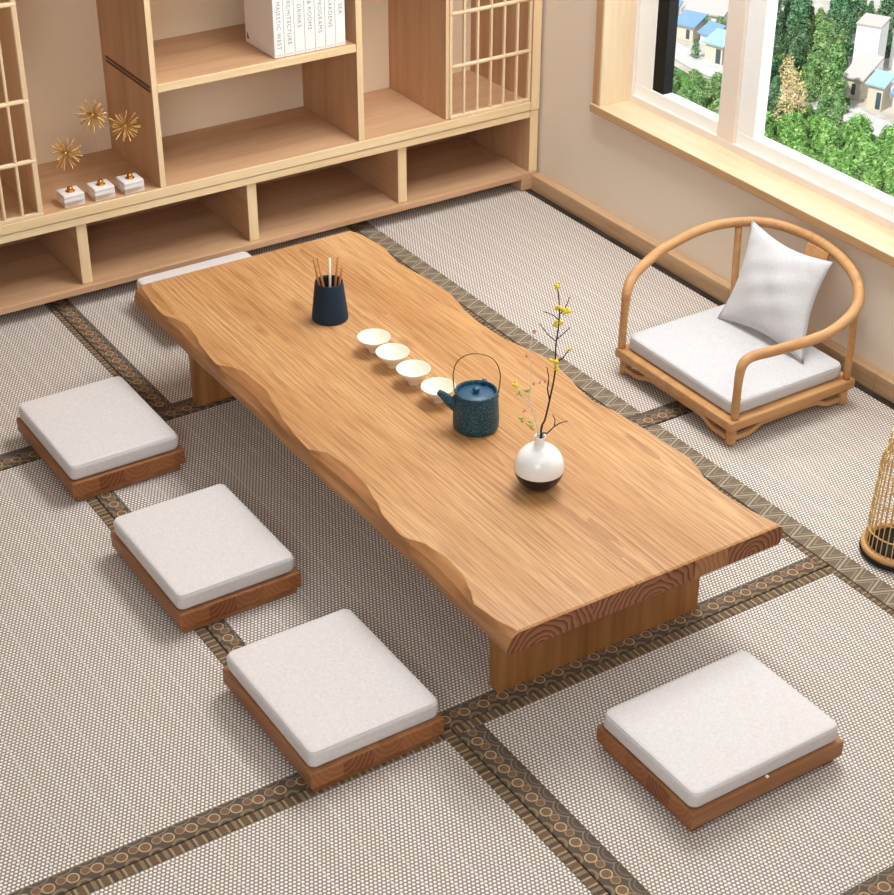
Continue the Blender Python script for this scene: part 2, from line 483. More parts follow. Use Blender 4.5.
# ------------------------------------------------------------------ tatami
def strip(bm, x0, x1, y0, y1, flip=False, z=.0025):
    """thin cloth strip with metre UVs; u runs along the longer side, v from the joint side"""
    uvl = bm.loops.layers.uv.verify()
    before = set(bm.faces)
    box(bm, x0, x1, y0, y1, -.008, z, .0012)
    for f in bm.faces:
        if f in before: continue
        for l in f.loops:
            p = l.vert.co
            if (x1-x0) > (y1-y0): u, v = p.x, (y1-p.y if flip else p.y-y0)
            else: u, v = p.y, (x1-p.x if flip else p.x-x0)
            l[uvl].uv = (u, v)
    return bm

def mat_(x0, x1, y0, y1, label, wide=(), narrow=()):
    g = .0012
    root = thing('tatami_mat', ((x0+x1)/2, (y0+y1)/2, ZF), label, 'tatami mat', 'tatami mats on the floor')
    obj('woven_surface', B(x0+g, x1-g, y0+g, y1-g, ZF, 0, .002), M['weave'], root)
    for a in wide:
        obj('cloth_border', strip(bmesh.new(), *a[:4], flip=(len(a) > 4)), M['heri4'] if a[0] > 3.5 else M['heri3'] if a[0] > 2.88 and a[1] < 3 else M['heri'], root)
    for a in narrow:
        obj('edge_trim', strip(bmesh.new(), *a[:4], flip=(len(a) > 4)), M['heri2'], root)
    return root
XR = 3.6495
mat_(.4, 1.697, 4.2225, 5.165, 'woven tatami mat reaching the shelf at far left, behind the far-left stool', wide=[(.4, 1.677, 4.2235, 4.302)], narrow=[(1.678, 1.696, 4.2235, 5.164, 1)])
mat_(1.699, 2.882, 4.2225, 5.165, 'woven tatami mat under the far end of the table, against the shelf', wide=[(1.700, 1.760, 4.303, 5.164), (1.700, 2.864, 4.2235, 4.302)], narrow=[(2.865, 2.881, 4.2235, 5.164)])
mat_(.4, 1.356, 2.579, 4.2205, 'woven tatami mat under the left side of the row of three stools', wide=[(.4, 1.326, 2.580, 2.636)], narrow=[(1.327, 1.355, 2.580, 4.2195)])
mat_(1.358, 2.882, 2.579, 4.2205, 'woven tatami mat lying under most of the long table', wide=[(1.359, 1.412, 2.637, 4.2195), (1.359, 2.864, 2.580, 2.636)], narrow=[(2.865, 2.881, 2.580, 4.2195)])
mat_(.4, 1.672, .3, 2.577, 'woven tatami mat in the left foreground, in front of the nearest stool', narrow=[(.4, 1.643, 2.549, 2.576, 1), (1.644, 1.671, .3, 2.576)])
mat_(1.674, 2.882, 1.636, 2.577, 'woven tatami mat in the right foreground carrying the lone stool', wide=[(1.675, 1.746, 1.70, 2.548), (1.675, 2.864, 1.637, 1.698)], narrow=[(1.675, 2.864, 2.549, 2.576, 1), (2.865, 2.881, 1.637, 2.576)])
mat_(1.674, 2.882, .3, 1.634, 'woven tatami mat at the bottom right corner of the photo, barely in view', narrow=[(1.675, 2.881, 1.606, 1.633, 1)])
mat_(2.884, XR, 3.403, 5.165, 'woven tatami mat along the window wall between table and far corner', wide=[(2.885, 2.953, 3.478, 5.164), (3.622, XR-.001, 3.478, 5.164, 1), (2.885, XR-.001, 3.404, 3.477)])
mat_(2.884, XR, 1.2, 3.401, 'woven tatami mat along the window wall under the armchair and gilded cage', wide=[(2.885, 2.953, 1.2, 3.40), (3.622, XR-.001, 1.2, 3.40, 1)])

# ------------------------------------------------------------------ low cabinet
YS = 5.06
low = thing('low_cabinet', (2.2, 5.28, ZF), 'long low open-fronted pale wood cabinet standing on the floor under the bookcase', 'cabinet')
obj('base_board', B(.5, 3.6045, 5.056, 5.51, .050, .0745, .002), M['maple_x'], low)
obj('base_board_end', B(3.605, 3.676, 5.057, 5.51, .0032, .0745, .002), M['maple_x'], low)
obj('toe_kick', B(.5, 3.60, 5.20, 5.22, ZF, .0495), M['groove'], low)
obj('end_panel', B(3.6385, 3.676, 5.060, 5.51, .075, .3265, .0015), M['maple_z'], low)
obj('top_board', B(.5, 3.638, 5.062, 5.515, .297, .3245, .002), M['maple_x'], low)
obj('back_panel', B(.5, 3.638, 5.508, 5.522, .075, .2965), M['maple_x'], low)
for xd in (.55, 1.17, 1.797, 2.434, 3.055):
    obj('divider', B(xd, xd+.0375, 5.076, 5.5075, .075, .2965, .0015), M['maple_y'], low)
for x0, x1 in ((.588, 1.169), (1.208, 1.796), (1.835, 2.433), (2.472, 3.054), (3.093, 3.638)):
    obj('apron', B(x0, x1, 5.20, 5.213, .279, .2965), M['maple_x'], low)

# ------------------------------------------------------------------ bookcase
H = 1.62
bc = thing('bookcase', (2.2, 5.28, .325), 'pale wood bookcase with lattice doors along the far wall on the low cabinet', 'bookcase')
obj('bottom_board', B(.5, 3.638, 5.058, 5.495, .3275, .362, .002), M['maple_x'], bc)
obj('back_panel', B(.5, 3.638, 5.478, 5.492, .3625, H), M['back'], bc)
obj('top_board', B(.5, 3.638, 5.06, 5.495, H, H+.03, .002), M['maple_x'], bc)
up = {}
for n, x0, x1, yf in (('d', 1.674, 1.688, 5.078), ('a', 2.107, 2.127, 5.062), ('b', 2.884, 2.908, 5.062), ('c', 3.262, 3.276, 5.072), ('l', .6, .63, 5.062)):
    up[n] = obj('upright', B(x0, x1, yf, 5.4775, .3625, H-.0005, .001), M['maple_z'], bc)
bm = bmesh.new(); box(bm, 2.1055, 2.1075, 5.075, 5.44, .694, .703); box(bm, 2.1055, 2.1075, 5.075, 5.44, .708, .717)
obj('groove_strip', bm, M['groove'], up['a'])
obj('end_panel', B(3.6385, 3.676, 5.056, 5.495, .3272, H, .0015), M['maple_z'], bc)
obj('shelf_board', B(2.1275, 2.8835, 5.064, 5.4775, .6935, .7215, .0015), M['maple_x'], bc)
obj('shelf_board', B(2.1275, 2.8835, 5.064, 5.4775, 1.16, 1.188, .0015), M['maple_x'], bc)
obj('shelf_board', B(1.6885, 2.1065, 5.064, 5.4775, 1.16, 1.188, .0015), M['maple_x'], bc)
obj('shelf_board', B(2.9085, 3.2615, 5.064, 5.4775, 1.16, 1.188, .0015), M['maple_x'], bc)

def edge(o, m):
    o.data.materials.append(m)
    for p in o.data.polygons:
        if p.normal.y < -.6: p.material_index = len(o.data.materials)-1
for o in [o for o in bpy.data.objects if o.parent in (low, bc) and o.type == 'MESH' and o.name.split('.')[0] in ('top_board', 'bottom_board', 'shelf_board', 'divider', 'upright', 'end_panel')]:
    edge(o, M['edge_z'] if o.name.split('.')[0] in ('divider', 'upright', 'end_panel') else M['edge'])
def lattice(bars, x0, x1, zs, stile):
    d = obj('lattice_door', B(x0, x1, 5.062, 5.078, .3625, .374, .001), M['lattice'], bc)
    for i, xb in enumerate(bars):
        w = stile if i in (0, len(bars)-1) else .0085
        obj('lattice_bar', B(xb-w/2, xb+w/2, 5.064, 5.0765, .3745, H-.001, .001), M['lattice'], d)
    for z in zs:
        b = bmesh.new(); tube(b, [(x0+.003, 5.0700, z), (x1-.003, 5.0700, z)], .008, 8)
        obj('lattice_rail', b, M['lattice'], d)
    return d
lattice([3.283-.003+i*.0588 for i in range(6)]+[3.6315], 3.277, 3.6375, (.560, .757, 1.066, 1.36), .011)
lattice([1.681-.0605*i for i in range(17)][::-1], .7, 1.690, (.553, .755, 1.066, 1.36), .017)

# ------------------------------------------------------------------ books
titles = [('MAJESTIC WEST', .75), ('ARCHITECTURE', .762), ('DRINKS', .815), ('& ROOMS', .80), ('PROGRAMS', .782), ('GARDENS', .795), ('SEA', .835)]
where = ['leftmost white book in the row on the upper shelf, its cover facing out', 'second white book from the left in the row on the upper shelf', 'third white book from the left in the row on the upper shelf', 'middle white book of the seven on the upper shelf', 'third white book from the right in the row on the upper shelf', 'second white book from the right in the row on the upper shelf', 'rightmost white book in the row, nearest the shelf upright']
bw = .0400
for i, ((tt, z0), lb) in enumerate(zip(titles, where)):
    x0 = 2.573+i*bw; x1 = x0+bw-.0018
    bk = thing('book', ((x0+x1)/2, 5.19, .722), lb, 'book', 'white books on the upper shelf')
    bm = bmesh.new()
    box(bm, x0, x0+.003, 5.084, 5.295, .7225, 1.010, .0006); box(bm, x1-.003, x1, 5.084, 5.295, .7225, 1.010, .0006)
    box(bm, x0, x1, 5.080, 5.086, .7225, 1.010, .0015, 2)
    obj('cover', bm, M['paper'], bk)
    obj('pages', B(x0+.0032, x1-.0032, 5.0865, 5.291, .726, 1.006), M['page'], bk)
    cu = bpy.data.curves.new('t', 'FONT'); cu.body = tt; cu.size = .021; cu.align_x = 'RIGHT'; cu.align_y = 'CENTER'; cu.extrude = .0002; cu.space_character = 1.15
    to = bpy.data.objects.new('t', cu); link(to)
    bpy.context.view_layer.update()
    me = bpy.data.meshes.new_from_object(to.evaluated_get(bpy.context.evaluated_depsgraph_get()))
    bpy.data.objects.remove(to)
    # text x -> world -z ; text y -> world +x ; faces -y
    me.transform(Matrix(((0, 1, 0, 0), (0, 0, -1, 0), (-1, 0, 0, 0), (0, 0, 0, 1))))
    me.transform(Matrix.Translation(Vector(((x0+x1)/2, 5.0798, z0+.0)) - Vector(bk.location)))
    me.materials.clear(); me.materials.append(M['ink'])
    o = bpy.data.objects.new('spine_title', me); link(o); o.parent = bk; o['label'] = 'grey spine lettering'
    obj('spine_rule', B(x0+.004, x1-.004, 5.0794, 5.0802, .7305, .7315), M['ink'], bk)
    if i == 0:
        b = bmesh.new()
        vs = [b.verts.new(p) for p in ((x0-.0004, 5.268, .738), (x0-.0004, 5.285, .738), (x0-.0004, 5.281, .762))]
        b.faces.new(vs)
        r = bmesh.ops.extrude_face_region(b, geom=list(b.faces))
        bmesh.ops.translate(b, verts=[v for v in r['geom'] if isinstance(v, bmesh.types.BMVert)], vec=(.0006, 0, 0))
        obj('cover_mark', b, M['groove'], bk)

# ------------------------------------------------------------------ burst ornaments
def burst(c, R, n=44):
    bm = bmesh.new(); ga = PI*(3-5**.5)
    sphere(bm, c, R*.13, 8, 6)
    for i in range(n):
        z = 1-2*(i+.5)/n; r = math.sqrt(1-z*z); a = ga*i+random.uniform(-.25, .25)
        d = Vector((r*math.cos(a), r*math.sin(a), z)); L = R*random.uniform(.78, 1.05)
        p = Vector(c)
        tube(bm, [p+d*R*.08, p+d*L*.97, p+d*L], [.0014, .0025, .0020], 6)
    return bm
for xc, yc, h, lb in ((1.804, 5.108, .128, 'lowest golden starburst on a white block, leftmost of the three on the shelf'),
                      (1.911, 5.106, .238, 'tallest golden starburst on a white block, middle of the three'),
                      (2.016, 5.104, .178, 'golden starburst on a white block beside the upright, right of the three')):
    t = thing('starburst_ornament', (xc, yc, .362), lb, 'ornament', 'golden starburst ornaments on the shelf')
    obj('block', B(xc-.036, xc+.036, yc-.034, yc+.036, .3625, .405, .003, 2), M['stone'], t)
    bm = bmesh.new(); lathe(bm, [(0, .4048), (.016, .4052), (.0165, .4065), (.0105, .409), (.0105, .413), (.009, .418), (.006, .4215), (0, .423)], xc, yc, 20)
    obj('knob', bm, M['goldball'], t)
    obj('stem', tube(bmesh.new(), [(xc, yc, .4225), (xc, yc, .405+h)], .0003, 6), M['bamboo'], t)
    obj('burst', burst((xc, yc, .410+h), .056), M['gold'], t)

# ------------------------------------------------------------------ table
TX0, TX1, TY0, TY1, TZ0, TZ1 = 1.728, 2.536, 2.430, 4.445, .293, .350
tb = thing('low_table', (2.13, 3.42, 0), 'long low live-edge wooden tea table in the middle of the room', 'table')
ridge = sorted([(4.445,1.760),(4.428,1.750),(4.304,1.736),(4.233,1.727),(4.194,1.752),(4.135,1.764),(4.061,1.756),(4.005,1.742),(3.879,1.731),(3.83,1.765),(3.795,1.779),(3.676,1.782),(3.592,1.764),(3.509,1.746),(3.42,1.736),(3.347,1.732),(3.302,1.766),(3.223,1.777),(3.134,1.775),(3.041,1.756),(2.98,1.738),(2.883,1.731),(2.824,1.762),(2.75,1.775),(2.677,1.770),(2.616,1.751),(2.568,1.730),(2.50,1.738),(2.433,1.757),(2.42,1.757)])
right = sorted([(4.451,2.500),(4.40,2.517),(4.285,2.527),(4.23,2.517),(4.175,2.507),(4.10,2.514),(4.031,2.526),(3.908,2.530),(3.85,2.52),(3.79,2.507),(3.70,2.499),(3.576,2.505),(3.50,2.524),(3.439,2.540),(3.37,2.540),(3.303,2.530),(3.22,2.514),(3.149,2.508),(3.073,2.526),(2.946,2.536),(2.794,2.543),(2.745,2.533),(2.70,2.516),(2.62,2.508),(2.542,2.514),(2.44,2.532),(2.41,2.534)])
def interp(tab, y):
    for (a, va), (b, vb) in zip(tab, tab[1:]):
        if a <= y <= b:
            t = (y-a)/(b-a); t = t*t*(3-2*t)*.5+t*.5
            return va+(vb-va)*t
    return tab[0][1] if y < tab[0][0] else tab[-1][1]
bm = bmesh.new(); NY = 150; secs = []
for j in range(-1, NY+1):
    y = TY0+.005+(TY1-TY0-.005)*j/NY if j >= 0 else TY0
    xl = interp(ridge, y); xr = interp(right, y)
    wob = .003*math.sin(y*9)+.002*math.sin(y*23)
    xo = TX0+wob*.5; zo = .322+.004*math.sin(y*7+1)
    if xl-xo > .02: zo -= .006
    xl = max(xl, xo+.003)
    zmid = zo+(TZ1-zo)*.62; xmid = xo+(xl-xo)*.36
    nt = 10
    pr = [(xo+.006, TZ0), (xo, TZ0+.006), (xo, zo), (xmid, zmid), (xl, TZ1-.0006)]
    pr += [(xl+.004+(xr-.012-xl-.004)*k/nt, TZ1) for k in range(nt+1)]
    pr += [(xr-.002, TZ1-.006), (xr+.004, TZ1-.018), (xr+.005, TZ0+.02), (xr-.004, TZ0)]
    pr += [(xr-.1, TZ0), (xo+.1, TZ0)]
    if j < 0: pr = [(px, min(pz, TZ1-.0035)) for px, pz in pr]
    secs.append([bm.verts.new((px, y, pz)) for px, pz in pr])
np_ = len(secs[0])
for a, b in zip(secs, secs[1:]):
    for k in range(np_):
        f = bm.faces.new((a[k], a[(k+1) % np_], b[(k+1) % np_], b[k]))
        f.smooth = k not in (4, 3)
        if k in (1, 2, 3): f.material_index = 2
f0 = bm.faces.new(secs[0][::-1]); f1 = bm.faces.new(secs[-1]); f0.material_index = 1; f1.material_index = 1
# own origin so that the ring pattern is measured from the slab's edge
slab_o = (TX0, TY0, TZ1)
bmesh.ops.translate(bm, verts=bm.verts, vec=-Vector(slab_o))
slab = obj('tabletop', bm, [M['slab'], M['end'], M['slabside']])
slab.parent = tb; slab.location = Vector(slab_o)-Vector(tb.location)
md = slab.modifiers.new('edge', 'EDGE_SPLIT'); md.split_angle = math.radians(17)
obj('leg', B(1.836, 2.458, 2.617, 2.657, .0027, TZ0, .002), M['tableleg'], tb)
obj('leg', B(1.819, 2.441, 4.236, 4.276, .0027, TZ0, .002), M['tableleg'], tb)

# ------------------------------------------------------------------ stools and seat cushions
def pad(bm, w, l, z0, z1, rc=.022, crown=.004, nx=18, ny=22, mi=0):
    """soft rectangular pad, centred at the origin"""
    R = min(rc, (z1-z0)*.42)
    prof = []
    for k in range(7): a = -PI/2+PI/2*k/6; prof.append((1-math.cos(a) if False else R*(1-math.cos(a)), z0+R*(1+math.sin(a))))
    prof = [(R-R*math.cos(-PI/2+PI/2*k/6), z0+R+R*math.sin(-PI/2+PI/2*k/6)) for k in range(7)]
    prof += [(R-R*math.cos(PI/2*k/6), z1-R+R*math.sin(PI/2*k/6)) for k in range(7)]
    def loop(inset, z):
        hw, hl, r = w/2-inset, l/2-inset, max((.028 if l > .5 else .019)-inset*.6, .006); pts = []
        for cx, cy, a0 in ((hw-r, hl-r, 0), (-hw+r, hl-r, PI/2), (-hw+r, -hl+r, PI), (hw-r, -hl+r, 1.5*PI)):
            for k in range(6):
                a = a0+PI/2*k/5; pts.append((cx+r*math.cos(a), cy+r*math.sin(a), z))
        return pts
    prof += [(R+.03, z1+crown*.5), (R+.08, z1+crown), (R+.12, z1+crown*1.15)]
    rings = []
    for ins, z in prof: rings.append([bm.verts.new((p[0]+.0012*math.sin(37*p[1]+z*90), p[1]+.0012*math.sin(41*p[0]), p[2])) for p in loop(ins, z)])
    n = len(rings[0])
    for a, b in zip(rings, rings[1:]):
        for k in range(n):
            f = bm.faces.new((a[k], a[(k+1) % n], b[(k+1) % n], b[k])); f.smooth = True; f.material_index = mi
    bm.faces.new(rings[0][::-1]); f = bm.faces.new(rings[-1]); f.smooth = True
    pip = loop(R*.35, z1-R*.28)
    return bm, pip

def board_mats(o):
    for p in o.data.polygons:
        if abs(p.normal.y) > .8: p.material_index = 1
W_, L_ = .346, .435
st = thing('floor_stool', (0, 0, 0), 'low dark wood floor stool farthest back in the row left of the table', 'stool', 'low wooden stools around the table')
o = obj('seat_board', B(-W_/2, W_/2, -L_/2, L_/2, .024, .070, .004, 2), [M['stool'], M['stoolend']], st); board_mats(o)
obj('leg', B(-W_/2+.012, W_/2-.012, -L_/2+.012, -L_/2+.044, 0, .0238, .002), M['stool'], st)
obj('leg', B(-W_/2+.012, W_/2-.012, L_/2-.044, L_/2-.012, 0, .0238, .002), M['stool'], st)
cu = thing('seat_cushion', (0, 0, .0702), 'pale linen cushion on the far-left stool', 'cushion', 'pale linen cushions on the stools')
bm, pip = pad(bmesh.new(), .332, .418, .0703, .121, .013, .003)
obj('pad', bm, M['linen'], cu)
obj('piping', tube(bmesh.new(), pip, .0016, 6, True), M['piping'], cu)
st.location = (1.463, 4.150, 0); cu.location = (1.461, 4.150, .0702)
dup(st, (1.460, 3.444, 0), 0, 'low dark wood floor stool in the middle of the three left of the table')
dup(cu, (1.458, 3.444, .0702), 0, 'pale linen cushion on the middle stool of the three left of the table')
dup(st, (1.462, 2.767, 0), 0, 'low dark wood floor stool nearest the camera of the three left of the table', None, (1.02, 1.02, 1))
dup(cu, (1.462, 2.767, .0702), 0, 'pale linen cushion on the nearest of the three stools left of the table', None, (1.03, 1.02, 1))
dup(st, (2.144, 2.167, 0), PI/2, 'low wood floor stool alone in front of the near end of the table', None, (1.0, 1.025, .94))
c4 = dup(cu, (2.142, 2.167, .0660), PI/2, 'pale linen cushion on the lone stool in front of the table', None, (1.0, 1.03, .96))
b = bmesh.new(); box(b, -.170, -.163, .000, .007, .062, .0735, .001)   # tiny white thread tag (local frame, rotated stool)
tg = obj('thread_tag', b, M['sash']); bmt = tg.data
for v in bmt.vertices: v.co.z -= .0702
tg.parent = c4
dup(st, (2.163, 4.807, 0), PI/2, 'low wood floor stool mostly hidden behind the far end of the table')
dup(cu, (2.139, 4.772, .0702), PI/2, 'pale linen cushion peeking out behind the far end of the table')

# ------------------------------------------------------------------ armchair
ch = thing('legless_armchair', (3.28, 3.44, 0), 'low honey-coloured wooden armchair with a horseshoe rail by the window wall', 'armchair')
CX0, CX1, CY0, CY1 = 3.037, 3.538, 3.168, 3.728
obj('seat_frame', B(CX0, CX1, CY0, CY1, .058, .090, .005, 2), M['chair'], ch)
for x, y in ((3.064, 3.192), (3.062, 3.703), (3.512, 3.192), (3.512, 3.703)):
    b = bmesh.new(); lathe(b, [(0, .0027), (.0145, .0027), (.016, .006), (.016, .0578), (0, .0578)], x, y, 16)
    obj('leg', b, M['chair'], ch)
def apron(axis, a0, a1, c):
    """cloud-curved stretcher below the frame: low at both ends, raised in the middle"""
    bm = bmesh.new(); n = 30; up_, dn = [], []
    for k in range(n+1):
        t = k/n; e = min(t, 1-t)*2
        s_ = min(1, max(0, (e-.22)/.3)); s_ = s_*s_*(3-2*s_)
        zt = .034+.0225*s_; zb = .018+.022*s_
        up_.append(zt); dn.append(zb)
    for side in (-.006, .006):
        pass
    vs = []
    for k in range(n+1):
        u = a0+(a1-a0)*k/n; q = []
        for s_, z in ((-.006, dn[k]), (.006, dn[k]), (.006, up_[k]), (-.006, up_[k])):
            q.append(bm.verts.new((u, c+s_, z) if axis == 'x' else (c+s_, u, z)))
        vs.append(q)
    for a, b in zip(vs, vs[1:]):
        for k in range(4): bm.faces.new((a[k], a[(k+1) % 4], b[(k+1) % 4], b[k]))
    bm.faces.new(vs[0][::-1]); bm.faces.new(vs[-1])
    return bm
obj('apron', apron('y', 3.202, 3.683, 3.055), M['chair'], ch)
obj('apron', apron('y', 3.202, 3.683, 3.508), M['chair'], ch)
obj('apron', apron('x', 3.072, 3.491, 3.185), M['chair'], ch)
obj('apron', apron('x', 3.072, 3.491, 3.700), M['chair'], ch)
rail = [(3.055,3.716,.0905),(3.057,3.718,.16),(3.064,3.722,.235),(3.074,3.730,.278),(3.115,3.755,.308),(3.199,3.789,.325),(3.295,3.809,.345),(3.429,3.800,.375),(3.536,3.756,.390),(3.606,3.674,.400),(3.640,3.552,.400),(3.638,3.430,.395),(3.609,3.311,.380),(3.564,3.230,.355),(3.500,3.181,.330),(3.389,3.150,.310),(3.295,3.154,.300),(3.184,3.176,.290),(3.117,3.193,.283),(3.082,3.192,.270),(3.070,3.190,.235),(3.067,3.189,.16),(3.066,3.188,.0905)]
rp = catmull(rail, 6)
rr = []
for p in rp:
    rr.append(.0125+.004*min(1, max(0, (p.z-.2)/.1)))
obj('arm_rail', tube(bmesh.new(), rp, rr, 14), M['chair'], ch)
obj('rear_post', tube(bmesh.new(), catmull([(3.515, 3.187, .0905), (3.512, 3.184, .2), (3.512, 3.189, .318)], 5), .0115, 12), M['chair'], ch)
obj('rear_post', tube(bmesh.new(), catmull([(3.515, 3.712, .0905), (3.518, 3.725, .2), (3.538, 3.752, .374)], 5), .0115, 12), M['chair'], ch)
# splat: bent plank from the back of the seat up to the rail
bm = bmesh.new(); vs = []
for k in range(13):
    t = k/12; x = 3.516+.110*t**1.3; yc = 3.440+.035*t; z = .0905+.298*t; hw = .042+.006*t
    vs.append([bm.verts.new((x+dx, yc+dy, z)) for dx, dy in ((-.006, -hw), (.006, -hw), (.006, hw), (-.006, hw))])
for a, b_ in zip(vs, vs[1:]):
    for k in range(4): bm.faces.new((a[k], a[(k+1) % 4], b_[(k+1) % 4], b_[k]))
bm.faces.new(vs[0][::-1]); bm.faces.new(vs[-1])
obj('back_splat', bm, M['chair'], ch)

cc = thing('seat_cushion', (3.278, 3.438, .0903), 'pale grey linen cushion lying in the seat of the armchair', 'cushion')
bm, pip = pad(bmesh.new(), .448, .512, .0908, .138, .013, .003)
bmesh.ops.translate(bm, verts=bm.verts, vec=(3.288, 3.451, 0))
obj('pad', bm, M['grey_linen'], cc)
obj('piping', tube(bmesh.new(), [(p[0]+3.288, p[1]+3.451, p[2]) for p in pip], .0016, 6, True), M['piping'], cc)

# throw pillow leaning on the back
P00, P10 = Vector((3.372, 3.632, .1435)), Vector((3.394, 3.255, .1435))
P01, P11 = Vector((3.542, 3.700, .419)), Vector((3.543, 3.332, .419))
nrm = (P10-P00).cross(P01-P00).normalized()
if nrm.x > 0: nrm = -nrm      # outward = towards the table
N = 26; bm = bmesh.new(); G2 = {}
for sgn in (1, -1):
    for i in range(N+1):
        for j in range(N+1):
            u, v = i/N, j/N
            edge = i in (0, N) or j in (0, N)
            if sgn == -1 and edge: G2[(sgn, i, j)] = G2[(1, i, j)]; continue
            # concave sides: pull edges inwards between the corners
            k = .075; su = math.sin(PI*u); sv = math.sin(PI*v)
            u2 = u+k*sv*(1-2*u); v2 = v+k*su*(1-2*v)
            p = P00*(1-u2)*(1-v2)+P10*u2*(1-v2)+P01*(1-u2)*v2+P11*u2*v2
            th = .052*(su*sv)**.55 if not edge else 0
            th += .0025*math.sin(14*u+9*v)*su*sv+.003*math.sin(23*v-11*u+1)*su*sv
            for cu_, cv_ in ((1, 0), (1, 1), (0, 1)):   # corner creases
                dd = math.hypot(u-cu_, v-cv_)
                th += .007*math.sin(dd*46)*max(0, 1-dd/.38)*su**.5*sv**.5
            G2[(sgn, i, j)] = bm.verts.new(p+nrm*(th*sgn*(1.05 if sgn > 0 else .55)))
for sgn in (1, -1):
    for i in range(N):
        for j in range(N):
            q = [G2[(sgn, i, j)], G2[(sgn, i+1, j)], G2[(sgn, i+1, j+1)], G2[(sgn, i, j+1)]]
            f = bm.faces.new(q if sgn > 0 else q[::-1]); f.smooth = True
pl = mesh_thing('throw_pillow', bm, M['grey_linen'], (3.46, 3.48, .139), 'square pale grey throw pillow leaning against the back of the armchair', 'pillow')

# ------------------------------------------------------------------ things on the table
Z = .3502
# stick holder
hx, hy = 2.137, 3.949
h = thing('stick_holder', (hx, hy, Z), 'dark navy tapered ceramic pot holding wooden sticks at the far end of the table', 'holder')
bm = bmesh.new(); lathe(bm, [(0, Z), (.051, Z), (.054, Z+.004), (.0535, Z+.012), (.0415, Z+.118), (.0405, Z+.121), (.038, Z+.119), (.037, Z+.112)], hx, hy, 44)
obj('body', bm, M['navy'], h)
bm = bmesh.new(); lathe(bm, [(.0368, Z+.1135), (.046, Z+.012), (.0, Z+.010)], hx, hy, 44)
obj('lining', bm, M['navy_in'], h)
vr = Vector((.841, -.541, 0)); vf = Vector((.541, .841, 0))
for i, (r0, f0_, r1, f1_, L, lb) in enumerate(((-.014, .0, -.042, .010, .185, 'leftmost wooden stick in the navy pot'), (-.004, -.006, -.030, .012, .188, 'second wooden stick from the left in the navy pot'), (.002, -.01, .004, .012, .188, 'pale middle stick in the navy pot'), (.008, -.004, .028, .006, .195, 'tallest wooden stick in the navy pot, right of its middle'), (.012, .0, .040, -.004, .165, 'rightmost wooden stick in the navy pot'))):
    p0 = Vector((hx, hy, Z+.012))+vr*r0+vf*f0_; p1 = Vector((hx, hy, Z+L))+vr*r1+vf*f1_
    bm = bmesh.new(); tube(bm, [p0, p0.lerp(p1, .5), p1], [.0040, .0038, .0034], 8)
    mesh_thing('tea_stick', bm, M['palebark'] if i == 2 else M['bamboo'], tuple(p0), lb, 'stick', 'sticks in the navy pot')
# cups
cupbm = bmesh.new()
lathe(cupbm, [(0, .0015), (.0145, .0), (.0165, .001), (.0165, .007), (.0185, .010), (.032, .024), (.0440, .040), (.0478, .047), (.0470, .0478), (.0455, .0465), (.041, .040), (.029, .024), (.015, .0125), (0, .0105)], 0, 0, 44)
cup = thing('tea_cup', (2.143, 3.705, Z), 'ivory tea cup nearest the navy pot, farthest of the row of four', 'cup', 'ivory tea cups on the table')
cupbm2 = cupbm
bmesh.ops.translate(cupbm2, verts=cupbm2.verts, vec=cup.location)
obj('bowl', cupbm2, M['porcelain'], cup)
for p, lb in (((2.142, 3.602, Z), 'second ivory tea cup from the navy pot'), ((2.141, 3.490, Z), 'third ivory tea cup from the navy pot'), ((2.146, 3.371, Z), 'ivory tea cup right behind the teapot spout, nearest of the row')):
    dup(cup, p, 0, lb)
# teapot
tx, ty = 2.158, 3.206
tp = thing('teapot', (tx, ty, Z), 'dark teal cast iron teapot with a thin hoop handle on the table', 'teapot')
bm = bmesh.new(); lathe(bm, [(0, Z), (.052, Z), (.0575, Z+.003), (.0605, Z+.010), (.0612, Z+.030), (.0590, Z+.076), (.0565, Z+.106), (.0555, Z+.111), (.0525, Z+.1115), (.0505, Z+.108), (.0503, Z+.099)], tx, ty, 48)
obj('body', bm, M['iron'], tp)
bm = bmesh.new(); lathe(bm, [(.0502, Z+.0995), (.046, Z+.1025), (.020, Z+.1045), (.010, Z+.1055), (0, Z+.1055)], tx, ty, 44)
lid = obj('lid', bm, M['lid'], tp)
bm = bmesh.new(); lathe(bm, [(.007, Z+.105), (.007, Z+.109), (.0105, Z+.113), (.0110, Z+.117), (.0085, Z+.120), (0, Z+.121)], tx, ty, 20)
obj('lid_knob', bm, M['lid'], lid)
c0 = Vector((tx, ty, Z))
sp = [c0-vr*.048+Vector((0,0,.062)), c0-vr*.068+Vector((0,0,.078)), c0-vr*.084+Vector((0,0,.094)), c0-vr*.098+Vector((0,0,.106))]
bm = bmesh.new(); tube(bm, catmull(sp, 5), [.0185-.011*k/15 for k in range(16)], 14)
obj('spout', bm, M['iron'], tp)
hd = [c0-vr*.054+Vector((0,0,.093)), c0-vr*.058+Vector((0,0,.120)), c0-vr*.060+Vector((0,0,.160)), c0-vr*.050+Vector((0,0,.196)), c0-vr*.022+Vector((0,0,.217)), c0+vr*.014+Vector((0,0,.218)), c0+vr*.046+Vector((0,0,.200)), c0+vr*.061+Vector((0,0,.163)), c0+vr*.060+Vector((0,0,.122)), c0+vr*.055+Vector((0,0,.093))]
obj('handle', tube(bmesh.new(), catmull(hd, 8), .0015, 8), M['wire'], tp)
bm = bmesh.new()
for s_ in (-1, 1):
    q = c0+vr*s_*.0545+Vector((0,0,.094)); sphere(bm, q, .0055, 10, 8)
obj('handle_lug', bm, M['iron'], tp)
q = c0+vr*.022+vf*.046+Vector((0, 0, .115))
